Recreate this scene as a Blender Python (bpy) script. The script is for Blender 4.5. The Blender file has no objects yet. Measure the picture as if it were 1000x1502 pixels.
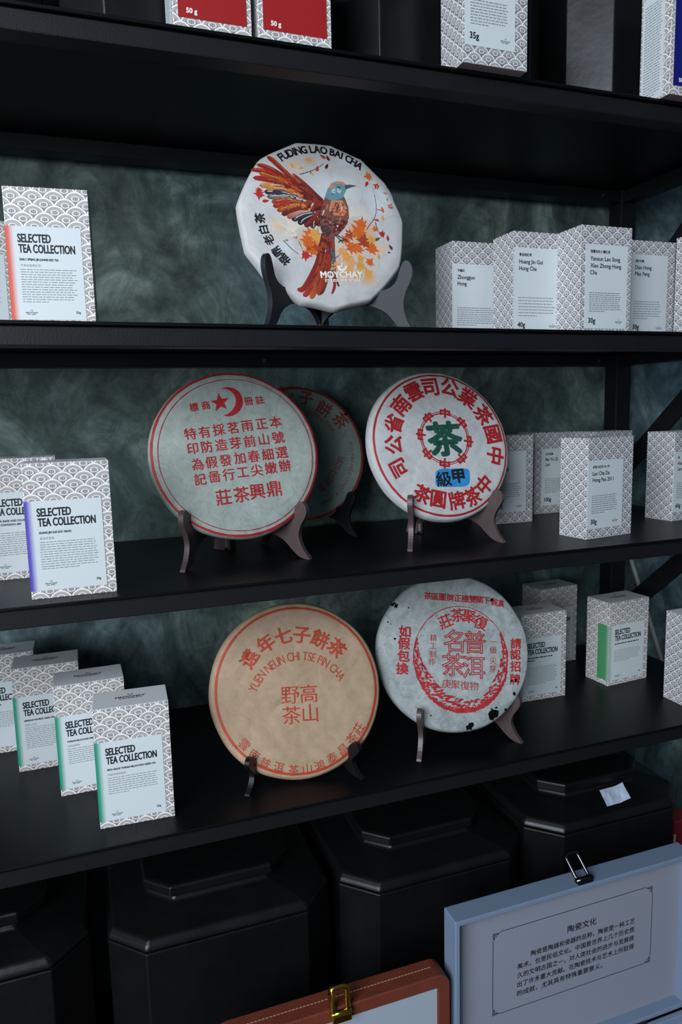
import bpy, bmesh, math, random
from mathutils import Vector, Matrix, noise, geometry

scene = bpy.context.scene
COL = scene.collection
random.seed(7)
R_ = math.radians

# ------------------------------------------------------------------ camera
cam_d = bpy.data.cameras.new('camera')
cam = bpy.data.objects.new('camera', cam_d)
COL.objects.link(cam)
scene.camera = cam
cam_d.sensor_fit = 'VERTICAL'
cam_d.sensor_height = 36.0
cam_d.lens = 1057.4 / 1502 * 36.0
cam_d.clip_start = 0.02
right = Vector((0.94050268, -0.33893804, -0.02399416))
down = Vector((-0.06928869, -0.12217541, -0.99008699))
fwd = Vector((0.33264664, 0.93284199, -0.13839087))
m = Matrix((right, -down, -fwd)).transposed().to_4x4()
m.translation = Vector((0, -0.75, 1.45))
cam.matrix_world = m

# ------------------------------------------------------------------ light
world = bpy.data.worlds.new('world')
scene.world = world
world.use_nodes = True
bg = world.node_tree.nodes['Background']
bg.inputs[0].default_value = (0.50, 0.76, 1.0, 1)
bg.inputs[1].default_value = 0.105

def area_light(name, loc, target, sx, sy, power, color):
    d = bpy.data.lights.new(name, 'AREA')
    d.shape = 'RECTANGLE'
    d.size, d.size_y, d.energy, d.color = sx, sy, power, color
    o = bpy.data.objects.new(name, d)
    COL.objects.link(o)
    o.location = loc
    o.rotation_euler = (Vector(target) - Vector(loc)).to_track_quat('-Z', 'Y').to_euler()
    return o

area_light('window_daylight', (-1.55, -1.70, 2.05), (0.2, 0.1, 1.40), 1.7, 1.7, 98, (0.86, 0.93, 1.0))
scene.view_settings.view_transform = 'Standard'
scene.view_settings.look = 'None'
scene.view_settings.gamma = 1.0
scene.view_settings.use_curve_mapping = False
scene.view_settings.exposure = 0.0

# ------------------------------------------------------------------ materials
def lin(h):
    h = h.lstrip('#')
    c = [int(h[i:i + 2], 16) / 255 for i in (0, 2, 4)]
    return tuple(x / 12.92 if x <= .04045 else ((x + .055) / 1.055) ** 2.4 for x in c) + (1,)

MATS = {}
def nodes_of(name):
    mt = bpy.data.materials.new(name)
    mt.use_nodes = True
    nt = mt.node_tree
    MATS[name] = mt
    return mt, nt, nt.nodes['Principled BSDF']

def N(nt, typ, **kw):
    n = nt.nodes.new(typ)
    for k, v in kw.items():
        setattr(n, k, v)
    return n

def plain(name, col, rough=.6, metal=0.0, spec=.5, var=0.0, vscale=40.0, bump=0.0, bscale=200.0, coat=0.0):
    mt, nt, b = nodes_of(name)
    c = lin(col) if isinstance(col, str) else tuple(col) + (1,)
    b.inputs['Base Color'].default_value = c
    b.inputs['Roughness'].default_value = rough
    b.inputs['Metallic'].default_value = metal
    b.inputs['Specular IOR Level'].default_value = spec
    b.inputs['Coat Weight'].default_value = coat
    if var or bump:
        tc = N(nt, 'ShaderNodeTexCoord')
    if var:
        nz = N(nt, 'ShaderNodeTexNoise')
        nz.inputs['Scale'].default_value = vscale
        nz.inputs['Detail'].default_value = 5
        nt.links.new(tc.outputs['Object'], nz.inputs['Vector'])
        mx = N(nt, 'ShaderNodeMix', data_type='RGBA')
        mx.inputs['A'].default_value = tuple(x * (1 - var) for x in c[:3]) + (1,)
        mx.inputs['B'].default_value = tuple(min(1, x * (1 + var)) for x in c[:3]) + (1,)
        nt.links.new(nz.outputs['Fac'], mx.inputs['Factor'])
        nt.links.new(mx.outputs['Result'], b.inputs['Base Color'])
    if bump:
        nb = N(nt, 'ShaderNodeTexNoise')
        nb.inputs['Scale'].default_value = bscale
        nb.inputs['Detail'].default_value = 6
        nt.links.new(tc.outputs['Object'], nb.inputs['Vector'])
        bp = N(nt, 'ShaderNodeBump')
        bp.inputs['Strength'].default_value = bump
        bp.inputs['Distance'].default_value = .002
        nt.links.new(nb.outputs['Fac'], bp.inputs['Height'])
        nt.links.new(bp.outputs['Normal'], b.inputs['Normal'])
    return mt

def math_n(nt, op, a, b=None, c=None, clamp=False):
    n = N(nt, 'ShaderNodeMath', operation=op)
    n.use_clamp = clamp
    for i, v in enumerate((a, b, c)):
        if v is None:
            continue
        if isinstance(v, (int, float)):
            n.inputs[i].default_value = v
        else:
            nt.links.new(v, n.inputs[i])
    return n.outputs[0]

def scale_pattern(name, w, h, white, grey):
    """overlapping fan-scale print: rows of arcs with thin concentric lines and a cup emblem; UV in metres"""
    mt, nt, b = nodes_of(name)
    uv = N(nt, 'ShaderNodeUVMap')
    sp = N(nt, 'ShaderNodeSeparateXYZ')
    nt.links.new(uv.outputs[0], sp.inputs[0])
    U = math_n(nt, 'DIVIDE', sp.outputs[0], w)
    V = math_n(nt, 'DIVIDE', sp.outputs[1], h)
    row = math_n(nt, 'FLOOR', V)
    fv = math_n(nt, 'SUBTRACT', V, row)
    par = math_n(nt, 'MODULO', math_n(nt, 'ADD', row, 1000.0), 2.0)
    half = math_n(nt, 'MULTIPLY', par, .5)
    r = .54
    def cand(off_row):
        sh = math_n(nt, 'ADD', half, .5 * (off_row % 2))
        dx = math_n(nt, 'SUBTRACT', math_n(nt, 'FRACT', math_n(nt, 'ADD', U, sh)), .5)
        dy = math_n(nt, 'MULTIPLY', math_n(nt, 'ADD', fv, float(off_row)), h / w)
        d = math_n(nt, 'SQRT', math_n(nt, 'ADD', math_n(nt, 'MULTIPLY', dx, dx), math_n(nt, 'MULTIPLY', dy, dy)))
        return math_n(nt, 'DIVIDE', d, r), dx, dy
    dA, xA, yA = cand(1)
    dB, xB, yB = cand(0)
    dC, xC, yC = cand(-1)
    inA = math_n(nt, 'LESS_THAN', dA, 1.0)
    inB = math_n(nt, 'LESS_THAN', dB, 1.0)
    def sel(a, bb, c):
        t = math_n(nt, 'ADD', math_n(nt, 'MULTIPLY', bb, inB), math_n(nt, 'MULTIPLY', c, math_n(nt, 'SUBTRACT', 1.0, inB)))
        return math_n(nt, 'ADD', math_n(nt, 'MULTIPLY', a, inA), math_n(nt, 'MULTIPLY', t, math_n(nt, 'SUBTRACT', 1.0, inA)))
    d = sel(dA, dB, dC)
    ex = sel(xA, xB, xC)
    ey = sel(yA, yB, yC)
    border = math_n(nt, 'GREATER_THAN', d, .87)
    lines = math_n(nt, 'GREATER_THAN', math_n(nt, 'FRACT', math_n(nt, 'MULTIPLY', d, 8.6)), .60)
    lines = math_n(nt, 'MULTIPLY', lines, math_n(nt, 'GREATER_THAN', d, .60))
    # cup emblem: pale lotus outline round a dark cup
    ey2 = math_n(nt, 'SUBTRACT', ey, .20)
    q = math_n(nt, 'SQRT', math_n(nt, 'ADD', math_n(nt, 'MULTIPLY', math_n(nt, 'MULTIPLY', ex, ex), .75), math_n(nt, 'MULTIPLY', math_n(nt, 'MULTIPLY', ey2, ey2), 1.9)))
    pale = math_n(nt, 'MULTIPLY', math_n(nt, 'LESS_THAN', q, .180), math_n(nt, 'GREATER_THAN', q, .150))
    ax = math_n(nt, 'ABSOLUTE', math_n(nt, 'SUBTRACT', ex, .01))
    ay = math_n(nt, 'ABSOLUTE', ey2)
    ring = math_n(nt, 'MULTIPLY', math_n(nt, 'MULTIPLY', math_n(nt, 'LESS_THAN', ax, .105), math_n(nt, 'LESS_THAN', ay, .062)), math_n(nt, 'GREATER_THAN', math_n(nt, 'MAXIMUM', ax, math_n(nt, 'MULTIPLY', ay, 1.55)), .058))
    stem = math_n(nt, 'MULTIPLY', math_n(nt, 'LESS_THAN', ax, .022), math_n(nt, 'LESS_THAN', ay, .085))
    cup = math_n(nt, 'MULTIPLY', math_n(nt, 'MAXIMUM', ring, stem), .8)
    core = math_n(nt, 'LESS_THAN', q, .150)
    white_f = math_n(nt, 'MAXIMUM', math_n(nt, 'MAXIMUM', border, math_n(nt, 'MULTIPLY', lines, .66)), math_n(nt, 'MAXIMUM', pale, math_n(nt, 'MULTIPLY', core, .55)), clamp=True)
    mx = N(nt, 'ShaderNodeMix', data_type='RGBA')
    mx.inputs['A'].default_value = lin(grey)
    mx.inputs['B'].default_value = lin(white)
    nt.links.new(white_f, mx.inputs['Factor'])
    mx2 = N(nt, 'ShaderNodeMix', data_type='RGBA')
    mx2.inputs['B'].default_value = lin('#504b4d')
    nt.links.new(cup, mx2.inputs['Factor'])
    nt.links.new(mx.outputs['Result'], mx2.inputs['A'])
    nt.links.new(mx2.outputs['Result'], b.inputs['Base Color'])
    b.inputs['Roughness'].default_value = .5
    return mt

scale_pattern('scale_print_large', .0202, .0071, '#efeeed', '#8b8583')
scale_pattern('scale_print_small', .0170, .0070, '#e9eaec', '#7a777b')

def wall_material():
    mt, nt, b = nodes_of('plaster')
    tc = N(nt, 'ShaderNodeTexCoord')
    mp = N(nt, 'ShaderNodeMapping')
    mp.inputs['Rotation'].default_value = (0, R_(25), 0)
    mp.inputs['Scale'].default_value = (1, 1, .7)
    nt.links.new(tc.outputs['Object'], mp.inputs['Vector'])
    n1 = N(nt, 'ShaderNodeTexNoise'); n1.inputs['Scale'].default_value = 7; n1.inputs['Detail'].default_value = 8; n1.inputs['Roughness'].default_value = .62; n1.inputs['Distortion'].default_value = 1.6
    n2 = N(nt, 'ShaderNodeTexNoise'); n2.inputs['Scale'].default_value = 19; n2.inputs['Detail'].default_value = 10; n2.inputs['Roughness'].default_value = .7; n2.inputs['Distortion'].default_value = 2.6
    n3 = N(nt, 'ShaderNodeTexNoise'); n3.inputs['Scale'].default_value = 2.3; n3.inputs['Detail'].default_value = 3
    for n in (n1, n2, n3):
        nt.links.new(mp.outputs[0], n.inputs['Vector'])
    r1 = N(nt, 'ShaderNodeValToRGB')
    cr = r1.color_ramp
    cr.elements[0].position = .33; cr.elements[0].color = lin('#3d4846')
    cr.elements[1].position = .70; cr.elements[1].color = lin('#a3b0ae')
    e = cr.elements.new(.5); e.color = lin('#637372')
    nt.links.new(n1.outputs['Fac'], r1.inputs[0])
    r2 = N(nt, 'ShaderNodeValToRGB')
    r2.color_ramp.elements[0].position = .35; r2.color_ramp.elements[0].color = (.5, .53, .5, 1)
    r2.color_ramp.elements[1].position = .68; r2.color_ramp.elements[1].color = (1.3, 1.3, 1.3, 1)
    nt.links.new(n2.outputs['Fac'], r2.inputs[0])
    mx = N(nt, 'ShaderNodeMix', data_type='RGBA', blend_type='MULTIPLY'); mx.inputs['Factor'].default_value = .85
    nt.links.new(r1.outputs[0], mx.inputs['A']); nt.links.new(r2.outputs[0], mx.inputs['B'])
    tint = N(nt, 'ShaderNodeValToRGB')
    tint.color_ramp.elements[0].position = .38; tint.color_ramp.elements[0].color = (.93, .97, .84, 1)
    tint.color_ramp.elements[1].position = .62; tint.color_ramp.elements[1].color = (.74, .93, 1.08, 1)
    nt.links.new(n3.outputs['Fac'], tint.inputs[0])
    mx2 = N(nt, 'ShaderNodeMix', data_type='RGBA', blend_type='MULTIPLY'); mx2.inputs['Factor'].default_value = 1
    nt.links.new(mx.outputs['Result'], mx2.inputs['A']); nt.links.new(tint.outputs[0], mx2.inputs['B'])
    # trowel cracks
    vo = N(nt, 'ShaderNodeTexVoronoi', feature='DISTANCE_TO_EDGE'); vo.inputs['Scale'].default_value = 6
    ds = N(nt, 'ShaderNodeMix', data_type='RGBA'); ds.inputs['Factor'].default_value = .22
    nt.links.new(mp.outputs[0], ds.inputs['A']); nt.links.new(n1.outputs['Color'], ds.inputs['B'])
    nt.links.new(ds.outputs['Result'], vo.inputs['Vector'])
    ln = math_n(nt, 'MULTIPLY', math_n(nt, 'LESS_THAN', vo.outputs['Distance'], .004), .22)
    mx3 = N(nt, 'ShaderNodeMix', data_type='RGBA'); mx3.inputs['B'].default_value = lin('#26302f')
    nt.links.new(ln, mx3.inputs['Factor']); nt.links.new(mx2.outputs['Result'], mx3.inputs['A'])
    nt.links.new(mx3.outputs['Result'], b.inputs['Base Color'])
    b.inputs['Roughness'].default_value = .62
    bp = N(nt, 'ShaderNodeBump'); bp.inputs['Strength'].default_value = .35; bp.inputs['Distance'].default_value = .004
    nt.links.new(n2.outputs['Fac'], bp.inputs['Height']); nt.links.new(bp.outputs['Normal'], b.inputs['Normal'])
wall_material()

def paper(name, c0, c1, c2, fib=60.0, bump=.5, stain=None):
    mt, nt, b = nodes_of(name)
    tc = N(nt, 'ShaderNodeTexCoord')
    n1 = N(nt, 'ShaderNodeTexNoise'); n1.inputs['Scale'].default_value = fib; n1.inputs['Detail'].default_value = 9; n1.inputs['Roughness'].default_value = .7; n1.inputs['Distortion'].default_value = 1.5
    n2 = N(nt, 'ShaderNodeTexNoise'); n2.inputs['Scale'].default_value = 14; n2.inputs['Detail'].default_value = 4
    nt.links.new(tc.outputs['Object'], n1.inputs['Vector']); nt.links.new(tc.outputs['Object'], n2.inputs['Vector'])
    r = N(nt, 'ShaderNodeValToRGB')
    r.color_ramp.elements[0].position = .3; r.color_ramp.elements[0].color = lin(c0)
    r.color_ramp.elements[1].position = .7; r.color_ramp.elements[1].color = lin(c2)
    e = r.color_ramp.elements.new(.5); e.color = lin(c1)
    mxf = math_n(nt, 'ADD', math_n(nt, 'MULTIPLY', n1.outputs['Fac'], .65), math_n(nt, 'MULTIPLY', n2.outputs['Fac'], .35))
    nt.links.new(mxf, r.inputs[0])
    nt.links.new(r.outputs[0], b.inputs['Base Color'])
    b.inputs['Roughness'].default_value = .72
    bp = N(nt, 'ShaderNodeBump'); bp.inputs['Strength'].default_value = bump; bp.inputs['Distance'].default_value = .0015
    nt.links.new(mxf, bp.inputs['Height']); nt.links.new(bp.outputs['Normal'], b.inputs['Normal'])

paper('paper_pale', '#7d8781', '#969f99', '#a8afa8', 70, .7)
paper('paper_white', '#a4a8a9', '#b8bbbb', '#c9cac8', 55, .6)
paper('paper_satin', '#b5b6b7', '#c3c3c3', '#d0cfce', 30, .35)
paper('paper_tan', '#957c64', '#a88f75', '#b59d83', 40, .6)
paper('paper_grey', '#6c7676', '#969e9d', '#b6bbb9', 60, 1.0)
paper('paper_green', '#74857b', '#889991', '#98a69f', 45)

plain('black_board', '#07090c', .40, spec=.2, var=.25, vscale=12, bump=.05, bscale=300)
plain('black_metal', '#121316', .5, spec=.3, var=.2, vscale=60, bump=.12, bscale=500)
plain('screw_steel', '#6c7074', .35, .9)
plain('counter_dark', '#1c1a1a', .5, var=.2)
plain('floor_grey', '#3f4143', .6, var=.2, vscale=6)
plain('stand_brown', '#4a3d3c', .42, var=.25, vscale=60)
plain('stand_black', '#101114', .36, spec=.35)
plain('stand_slate', '#1c2128', .5, spec=.3)
plain('tin_dark', '#2a2b2d', .34, .8, var=.35, vscale=30, bump=.1, bscale=90)
plain('box_white', '#dfe2e6', .5)
plain('box_kraft', '#a08f8c', .7)
plain('label_pale', '#d0d8db', .5)
plain('label_red', '#9c1719', .5, var=.06, vscale=200)
plain('label_navy', '#0e1670', .45)
plain('ink', '#10141c', .6)
plain('ink_soft', '#858c92', .6)
plain('ink_mid', '#3c444c', .6)
plain('white_print', '#eceae6', .6)
plain('print_red', '#a2161f', .65, var=.12, vscale=160)
plain('print_orange', '#ae3a22', .65, var=.12, vscale=160)
plain('print_dullred', '#8f3a33', .65, var=.2, vscale=160)
plain('print_green', '#0f4a3c', .65)
plain('print_blue', '#2a86c4', .65, var=.15, vscale=120)
plain('burn_black', '#050505', .9, spec=.1)
plain('case_white', '#76879f', .45, var=.04, vscale=8)
plain('case_panel', '#8b8f9c', .55)
plain('case_ink', '#1a1c26', .6)
plain('leather_brown', '#6d3424', .48, var=.18, vscale=50, bump=.35, bscale=400)
plain('stitch_thread', '#b08b72', .8)
plain('inner_white', '#a0abb8', .5)
plain('gold', '#c9a23a', .22, 1.0)
plain('nickel', '#55565a', .18, 1.0)
plain('slip_paper', '#c8d4ec', .7, var=.08, vscale=80)
plain('rod_pale', '#b9bdb6', .5)
plain('red_box', '#7d1f24', .5)

def vcol_mat():
    mt, nt, b = nodes_of('printed_art')
    a = N(nt, 'ShaderNodeVertexColor'); a.layer_name = 'Col'
    nt.links.new(a.outputs['Color'], b.inputs['Base Color'])
    b.inputs['Roughness'].default_value = .7
vcol_mat()

def strip_mat(name, col, frac):
    """printed colour band that fades into the pale label; generated along UV x"""
    mt, nt, b = nodes_of(name)
    uv = N(nt, 'ShaderNodeUVMap')
    sp = N(nt, 'ShaderNodeSeparateXYZ')
    nt.links.new(uv.outputs[0], sp.inputs[0])
    r = N(nt, 'ShaderNodeValToRGB')
    r.color_ramp.elements[0].position = 0; r.color_ramp.elements[0].color = lin(col)
    r.color_ramp.elements[1].position = 1; r.color_ramp.elements[1].color = lin('#d0d8db')
    e = r.color_ramp.elements.new(frac); e.color = lin(col)
    nt.links.new(sp.outputs[0], r.inputs[0])
    nt.links.new(r.outputs[0], b.inputs['Base Color'])
    b.inputs['Roughness'].default_value = .5
strip_mat('strip_coral', '#d9573f', .83)
strip_mat('strip_violet', '#5b4cb8', .82)
strip_mat('strip_green', '#4b9463', .55)
strip_mat('strip_teal', '#27987a', .82)
strip_mat('strip_sea', '#4e9a8c', .62)

# ------------------------------------------------------------------ mesh helpers
class MB:
    def __init__(s):
        s.v, s.f, s.uv, s.mi, s.col = [], [], [], [], []
    def add(s, verts, faces, mi=0, uvs=None, cols=None):
        o = len(s.v)
        s.v += [tuple(p) for p in verts]
        s.uv += list(uvs) if uvs else [(0, 0)] * len(verts)
        s.col += list(cols) if cols else [(1, 1, 1, 1)] * len(verts)
        for f in faces:
            s.f.append([o + i for i in f]); s.mi.append(mi)
        return s
    def box(s, a, b, mi=0):
        x0, y0, z0 = a; x1, y1, z1 = b
        return s.add([(x0, y0, z0), (x1, y0, z0), (x1, y1, z0), (x0, y1, z0), (x0, y0, z1), (x1, y0, z1), (x1, y1, z1), (x0, y1, z1)],
              [(0, 3, 2, 1), (4, 5, 6, 7), (0, 1, 5, 4), (1, 2, 6, 5), (2, 3, 7, 6), (3, 0, 4, 7)], mi)
    def bar(s, p, q, w, h, up=(0, 0, 1)):
        """rectangular bar from p to q; w across, h along up"""
        p, q = Vector(p), Vector(q)
        d = (q - p).normalized(); side = d.cross(Vector(up)).normalized(); u = side.cross(d)
        vs = [e + side * a * w / 2 + u * b * h / 2 for e in (p, q) for a, b in ((-1, -1), (1, -1), (1, 1), (-1, 1))]
        return s.add(vs, [(0, 3, 2, 1), (4, 5, 6, 7), (0, 1, 5, 4), (1, 2, 6, 5), (2, 3, 7, 6), (3, 0, 4, 7)])
    def tube(s, pts, r, n=8, closed=False):
        pts = [Vector(p) for p in pts]; L = len(pts); rings = []
        up = Vector((0.13, 0.2, 1))
        for i, p in enumerate(pts):
            a = pts[(i - 1) % L] if closed or i > 0 else p
            b = pts[(i + 1) % L] if closed or i < L - 1 else p
            d = (b - a).normalized(); x = d.cross(up).normalized(); y = x.cross(d)
            rings += [p + (x * math.cos(2 * math.pi * k / n) + y * math.sin(2 * math.pi * k / n)) * r for k in range(n)]
        fs = []
        for i in range(L if closed else L - 1):
            for k in range(n):
                j = (i + 1) % L
                fs.append((i * n + k, j * n + k, j * n + (k + 1) % n, i * n + (k + 1) % n))
        if not closed:
            fs += [tuple(range(n))[::-1], tuple((L - 1) * n + k for k in range(n))]
        return s.add(rings, fs)
    def prism(s, loop, vec, mi=0):
        """closed outline (3-D points, any plane) pushed along vec"""
        loop = [Vector(p) for p in loop]; vec = Vector(vec); n = len(loop)
        tri = geometry.tessellate_polygon([loop])
        vs = loop + [p + vec for p in loop]
        fs = [tuple(t) for t in tri] + [tuple(i + n for i in t[::-1]) for t in tri]
        fs += [(i, (i + 1) % n, n + (i + 1) % n, n + i) for i in range(n)]
        return s.add(vs, fs, mi)
    def loft(s, loops, cap0=True, cap1=True):
        n = len(loops[0]); vs = [p for l in loops for p in l]; fs = []
        for i in range(len(loops) - 1):
            for k in range(n):
                fs.append((i * n + k, i * n + (k + 1) % n, (i + 1) * n + (k + 1) % n, (i + 1) * n + k))
        if cap0: fs.append(tuple(range(n))[::-1])
        if cap1: fs.append(tuple((len(loops) - 1) * n + k for k in range(n)))
        return s.add(vs, fs)
    def build(s, name, mats, parent=None, smooth=False, bevel=0.0, bseg=2, fix=True, color=False):
        me = bpy.data.meshes.new(name)
        me.from_pydata(s.v, [], s.f)
        if isinstance(mats, str): mats = [mats]
        for mname in mats: me.materials.append(MATS[mname])
        me.polygons.foreach_set('material_index', s.mi)
        uvl = me.uv_layers.new(name='UVMap')
        idx = [0] * len(me.loops); me.loops.foreach_get('vertex_index', idx)
        uvl.data.foreach_set('uv', [c for i in idx for c in s.uv[i]])
        if color:
            ca = me.color_attributes.new('Col', 'FLOAT_COLOR', 'POINT')
            ca.data.foreach_set('color', [c for q in s.col for c in q])
        if fix:
            bm = bmesh.new(); bm.from_mesh(me)
            bmesh.ops.recalc_face_normals(bm, faces=bm.faces)
            bm.to_mesh(me); bm.free()
        if smooth:
            me.polygons.foreach_set('use_smooth', [True] * len(me.polygons))
        o = bpy.data.objects.new(name, me); COL.objects.link(o)
        if parent: o.parent = parent
        if bevel:
            md = o.modifiers.new('bevel', 'BEVEL'); md.width = bevel; md.segments = bseg; md.limit_method = 'ANGLE'; md.angle_limit = R_(28)
            md.harden_normals = False
        return o

def tag(o, label=None, cat=None, group=None, kind=None):
    if label: o['label'] = label
    if cat: o['category'] = cat
    if group: o['group'] = group
    if kind: o['kind'] = kind
    return o

def thing(name, label, cat, loc, rz=0.0, group=None):
    o = bpy.data.objects.new(name, None); COL.objects.link(o)
    o.empty_display_size = .02
    o.location = loc; o.rotation_euler = (0, 0, rz)
    return tag(o, label, cat, group)

# ---- lettering: glyph outlines from the built-in font, cached as flat meshes (1 em = 1)
GLY = {}
def glyph(txt, outline=0):
    k = (txt, outline)
    if k in GLY: return GLY[k]
    cu = bpy.data.curves.new('lettering', 'FONT')
    cu.body = txt; cu.size = 1.0; cu.resolution_u = 3
    if outline:
        cu.fill_mode = 'NONE'; cu.bevel_depth = .020; cu.bevel_resolution = 0
    o = bpy.data.objects.new('lettering', cu); COL.objects.link(o)
    dg = bpy.context.evaluated_depsgraph_get()
    me = bpy.data.meshes.new_from_object(o.evaluated_get(dg))
    vs = [tuple(v.co) for v in me.vertices]; fs = [tuple(p.vertices) for p in me.polygons]
    bpy.data.objects.remove(o); bpy.data.curves.remove(cu); bpy.data.meshes.remove(me)
    if not vs: vs = [(0, 0, 0)]
    xs = [v[0] for v in vs]; ys = [v[1] for v in vs]
    GLY[k] = (vs, fs, (min(xs), max(xs), min(ys), max(ys)))
    return GLY[k]

def is_cjk(t): return any(ord(c) > 0x2e80 for c in t)

def lay_text(mb, txt, x, y, size, fn, align='c', xs=1.0, bold=0.0, rot=0.0, outline=0, mi=0, width=None, subdiv=0):
    """write txt about (x, y); size = height of a capital / of a full character; fn maps flat (u, v, lift) to 3-D"""
    vs, fs, (x0, x1, y0, y1) = glyph(txt, outline)
    k = size / .95 if is_cjk(txt) else size / .73
    cj = is_cjk(txt)
    oy = (y0 + y1) / 2 if cj else .365
    if width and x1 > x0: xs = width / ((x1 - x0) * k)
    ox = {'c': (x0 + x1) / 2, 'l': x0, 'r': x1}[align]
    ca, sa = math.cos(rot), math.sin(rot)
    pts = []
    for (a, b, c) in vs:
        a, b = (a - ox) * k * xs, (b - oy) * k
        pts.append((x + a * ca - b * sa, y + a * sa + b * ca, c * k * .4 if outline else 0))
    if subdiv:
        bm = bmesh.new()
        bv = [bm.verts.new(p) for p in pts]
        for f in fs:
            try: bm.faces.new([bv[i] for i in f])
            except ValueError: pass
        for _ in range(3):
            long = [e for e in bm.edges if e.calc_length() > subdiv]
            if not long: break
            bmesh.ops.subdivide_edges(bm, edges=long, cuts=1)
            bmesh.ops.triangulate(bm, faces=[f for f in bm.faces if len(f.verts) > 3])
        bm.verts.index_update()
        pts = [tuple(v.co) for v in bm.verts]; fs = [tuple(v.index for v in f.verts) for f in bm.faces]
        bm.free()
    sh = [(0, 0)]
    if bold:
        q = bold * k * .9
        sh += [(q, 0), (-q, 0), (0, q), (0, -q), (q * .7, q * .7), (-q * .7, q * .7), (q * .7, -q * .7), (-q * .7, -q * .7)]
    for j, (dx, dy) in enumerate(sh):
        mb.add([fn(p[0] + dx, p[1] + dy, p[2] + j * .000002) for p in pts], fs, mi)

# ------------------------------------------------------------------ the setting
S1, S2, S3, S4, CT = 1.8164, 1.5410, 1.2696, 1.0023, .545
WY = .366
MB().box((-3, WY, 0), (4, WY + .1, 3.0)).build('wall_back', 'plaster')['kind'] = 'structure'
MB().box((-3, -4, -.05), (4, WY + .1, 0)).build('floor', 'floor_grey')['kind'] = 'structure'

# ------------------------------------------------------------------ shelving rack
XL, XR = -.27, .932
rack = thing('shelving_rack', 'black metal shelving rack with wide black boards against the plaster wall', 'shelf', (0, 0, CT))
def rk(z): return z - CT
PW = .032
for x in (XL, XR - PW):
    for y in (.001, .304):
        MB().box((x, y, 0), (x + PW, y + PW, rk(2.25))).build('post', 'black_metal', rack, bevel=.002)
for zs in (S1, S2, S3, S4):
    z1, z0 = rk(zs) - .0045, rk(zs) - .0232
    MB().box((XL - .002, -.004, z1 + .0008), (XR + .002, .336, rk(zs))).build('shelf_board', 'black_board', rack, bevel=.0008)
    MB().box((XL + PW, 0, z0), (XR - PW, .025, z1)).build('front_rail', 'black_metal', rack, bevel=.0012)
    rr = MB().box((XL + PW, .306, z0), (XR - PW, .336, z1)).build('rear_rail', 'black_metal', rack, bevel=.0012)
    for sx in (.262, .862):
        mb = MB()
        ring = [(sx + .0032 * math.cos(a * math.pi / 5), .306, z0 + .0085 + .0032 * math.sin(a * math.pi / 5)) for a in range(10)]
        mb.prism(ring, (0, -.0016, 0)); mb.build('screw', 'screw_steel', rr)
    for x in (XL, XR - PW):
        MB().box((x + .002, .034, z0), (x + PW - .002, .304, z1)).build('side_rail', 'black_metal', rack, bevel=.0012)
for zb, zt in ((S2, S1), (S3, S2), (S4, S3)):
    for x in (XL + .006, XR - .012):
        MB().bar((x, .318, rk(zb) + .050), (x, .100, rk(zt) - .024), .006, .030, up=(0, .65, .76)).build('brace', 'black_metal', rack)

# ------------------------------------------------------------------ counter under the rack
ctr = thing('low_counter', 'dark low counter carrying the rack, the tins and the open cases', 'counter', (0, 0, 0))
MB().box((-.6, -.40, 0), (1.5, .36, CT - .03)).build('body', 'counter_dark', ctr)
MB().box((-.61, -.41, CT - .03), (1.51, .36, CT)).build('worktop', 'counter_dark', ctr, bevel=.002)

# ------------------------------------------------------------------ tea boxes
BW, BD, BH = .080, .050, .137

def box_mesh(name, w, d, h, pat):
    bm = bmesh.new()
    bmesh.ops.create_cube(bm, size=1)
    for v in bm.verts:
        v.co = ((v.co.x + .5) * w, (v.co.y + .5) * d, (v.co.z + .5) * h)
    bmesh.ops.bevel(bm, geom=bm.edges[:], offset=.0006, segments=2, affect='EDGES', profile=.5)
    uv = bm.loops.layers.uv.new('UVMap')
    for f in bm.faces:
        n = f.normal
        if abs(n.z) > .7: f.material_index = 1 if n.z > 0 else 2
        for l in f.loops:
            c = l.vert.co
            if abs(n.x) > abs(n.y): l[uv].uv = ((-c.y if n.x < 0 else w + c.y) + .003, c.z + .004)
            else: l[uv].uv = (c.x + .003, c.z + .004)
    me = bpy.data.meshes.new(name); bm.to_mesh(me); bm.free()
    for mname in (pat, 'box_white', 'box_kraft'): me.materials.append(MATS[mname])
    return me
BODY = {}
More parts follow.
